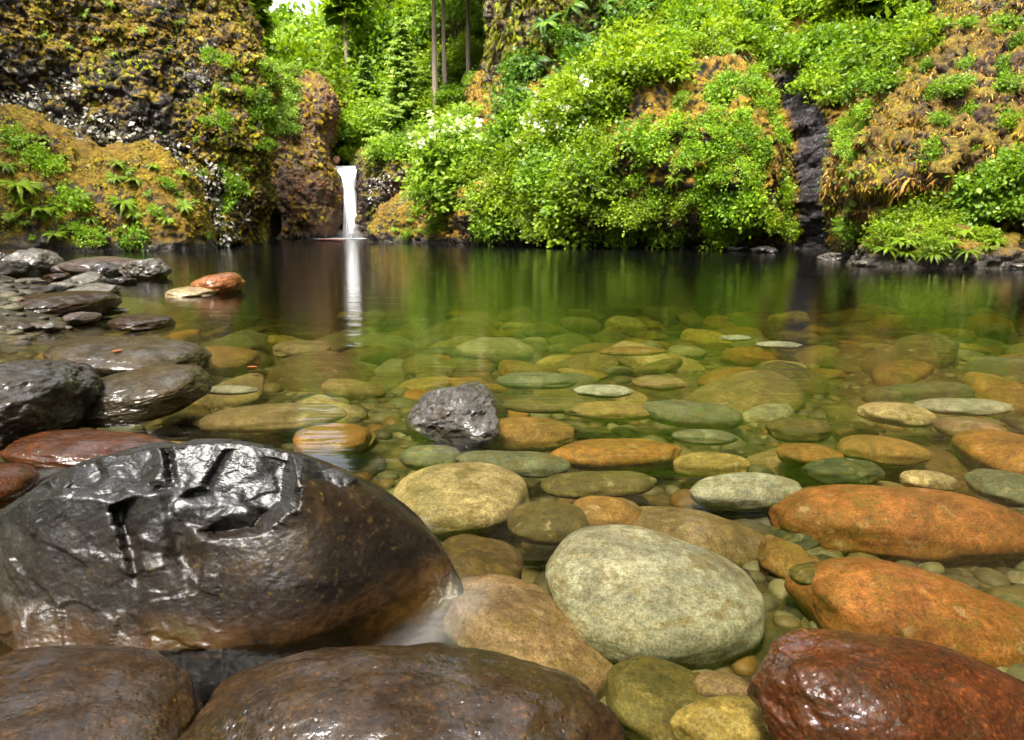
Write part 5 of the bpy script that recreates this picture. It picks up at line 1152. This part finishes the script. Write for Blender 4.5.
# fallen leaves
LEAFR = leaf_mat('fallen_leaf', [(0, (.3, .06, .012)), (1, (.4, .12, .02))], .2)
for k, (px, py, z, lb) in enumerate(((252, 367, .006, 'small red-orange fallen leaf floating near the smooth honey brown stone'), (118, 352, .0, 'tiny reddish fallen leaf on the long olive rock'), (22, 300, .0, 'small rusty fallen leaf on the olive rounded shore rock'))):
    q = on(px, py, z)
    if z == 0:
        dg = bpy.context.evaluated_depsgraph_get(); h = scene.ray_cast(dg, Vector(CAM), Vector(ray(px, py)).normalized()); q = np.array(h[1]) + np.array([0, -.004, .006]) if h[0] else q
    u = np.linspace(-1, 1, 9); w_ = .5 * (1 - u ** 2) ** .7; Vl = np.concatenate([[(a, -b, .1 * a * a + .25 * b) for a, b in zip(u, w_)], [(a, 0, .1 * a * a) for a in u], [(a, b, .1 * a * a + .25 * b) for a, b in zip(u, w_)]]) * .028
    o = build('fallen_leaf', Vl, grid_faces(3, 9), LEAFR, var=np.full(27, .3 * k)); o.location = q; o.rotation_euler = (0, 0, k * 1.1); o.modifiers.new('thickness', 'SOLIDIFY').thickness = .001; tag(o, lb, 'leaf')
# driftwood log and the pinkish stone by the lip
a, b_ = on(318, 240, .06), on(345, 240.5, .08)
lv, lf = tube([a, a * .6 + b_ * .4 + np.array([0, .1, .03]), b_], .07, .05, 10)
lg = build('driftwood_log', np.array(lv), lf, LOG); tag(lg, 'thin reddish driftwood log floating at the foot of the waterfall', 'log')
V, Fc = rock_shape(5, .3, .25, .3, 5, 2.2, .2, 9); q = at(336, 160, 56.5); ps = build('rock', V, Fc, M_SUB); ps.location = q; ps.color = (.5, .25, .17, 1); tag(ps, 'small upright pinkish rock on the green lip above the waterfall', 'rock')
for k, (px, py, Yd, s, lb) in enumerate(((346, 158, 58.5, 1.0, 'bright lime bush right above the lip of the waterfall'), (361, 154, 59.5, 1.2, 'bright lime bush above the lip, beside the dark rock wall'), (337, 148, 61.5, 1.2, 'lime bush behind the small pinkish rock on the lip'), (352, 143, 63, 1.4, 'lime bush higher behind the lip of the waterfall'))):
    put(f'lime{k % 3}', at(px, py, Yd), s, k * 1.7, lb, 'shrub', 'bushes above the lip', None)
# grass on the lip
gp = []
xx = rng.uniform(329, 372, 2600); yy = rng.uniform(57, 66, 2600); xw = np.array([at(a_, HZ, b)[0] for a_, b in zip(xx, yy)]); zz = ground_h(xw, yy)
d = rng.normal(size=(2600, 3)) * .35 + np.array([0, 0, 1.0]); d /= np.linalg.norm(d, axis=1)[:, None]; nn = rng.normal(size=(2600, 3)) + np.array([0, -1, 0])
V, Fc = scatter(leafV, leafF, frames(nn, d) * (rng.uniform(.25, .55, 2600))[:, None, None] * np.array([.4, 1, 1]), np.stack([xw, yy, zz], -1))
o = build('grass', V, Fc, LIME, var=np.repeat(rng.uniform(.4, 1, 2600), 4), smooth=False); o['kind'] = 'stuff'

# ---------------------------------------------------------------- labels: tell repeats apart by their order along the row
bpy.context.view_layer.update()
ORD = ['first', 'second', 'third', 'fourth', 'fifth', 'sixth', 'seventh', 'eighth', 'ninth', 'tenth', 'eleventh', 'twelfth', 'thirteenth', 'fourteenth', 'fifteenth', 'sixteenth', 'seventeenth', 'eighteenth', 'nineteenth', 'twentieth']
NUM = ['zero', 'one', 'two', 'three', 'four', 'five', 'six', 'seven', 'eight', 'nine', 'ten', 'eleven', 'twelve', 'thirteen', 'fourteen', 'fifteen', 'sixteen', 'seventeen', 'eighteen', 'nineteen', 'twenty']
by = {}
for o in ALL: by.setdefault(o['label'], []).append(o)
for lb, os_ in by.items():
    if len(os_) < 2 or 'out of view' in lb or 'outside the view' in lb: continue
    os_.sort(key=lambda o: proj(np.array(o.matrix_world.translation))[0])
    n = len(os_)
    for i, o in enumerate(os_):
        w_ = 'leftmost' if i == 0 else 'rightmost' if i == n - 1 else (ORD[i] if i < 20 else str(i + 1)) + ' from left'
        o['label'] = f'{lb}, {w_} of {NUM[n] if n <= 20 else n}'
for o in ALL:
    if '_px' in o.keys(): del o['_px']

import re as _re
for o in ALL:
    if len(_re.findall(r"[A-Za-z0-9][A-Za-z0-9'-]*", o['label'])) > 16: print('LONG', o['label'])
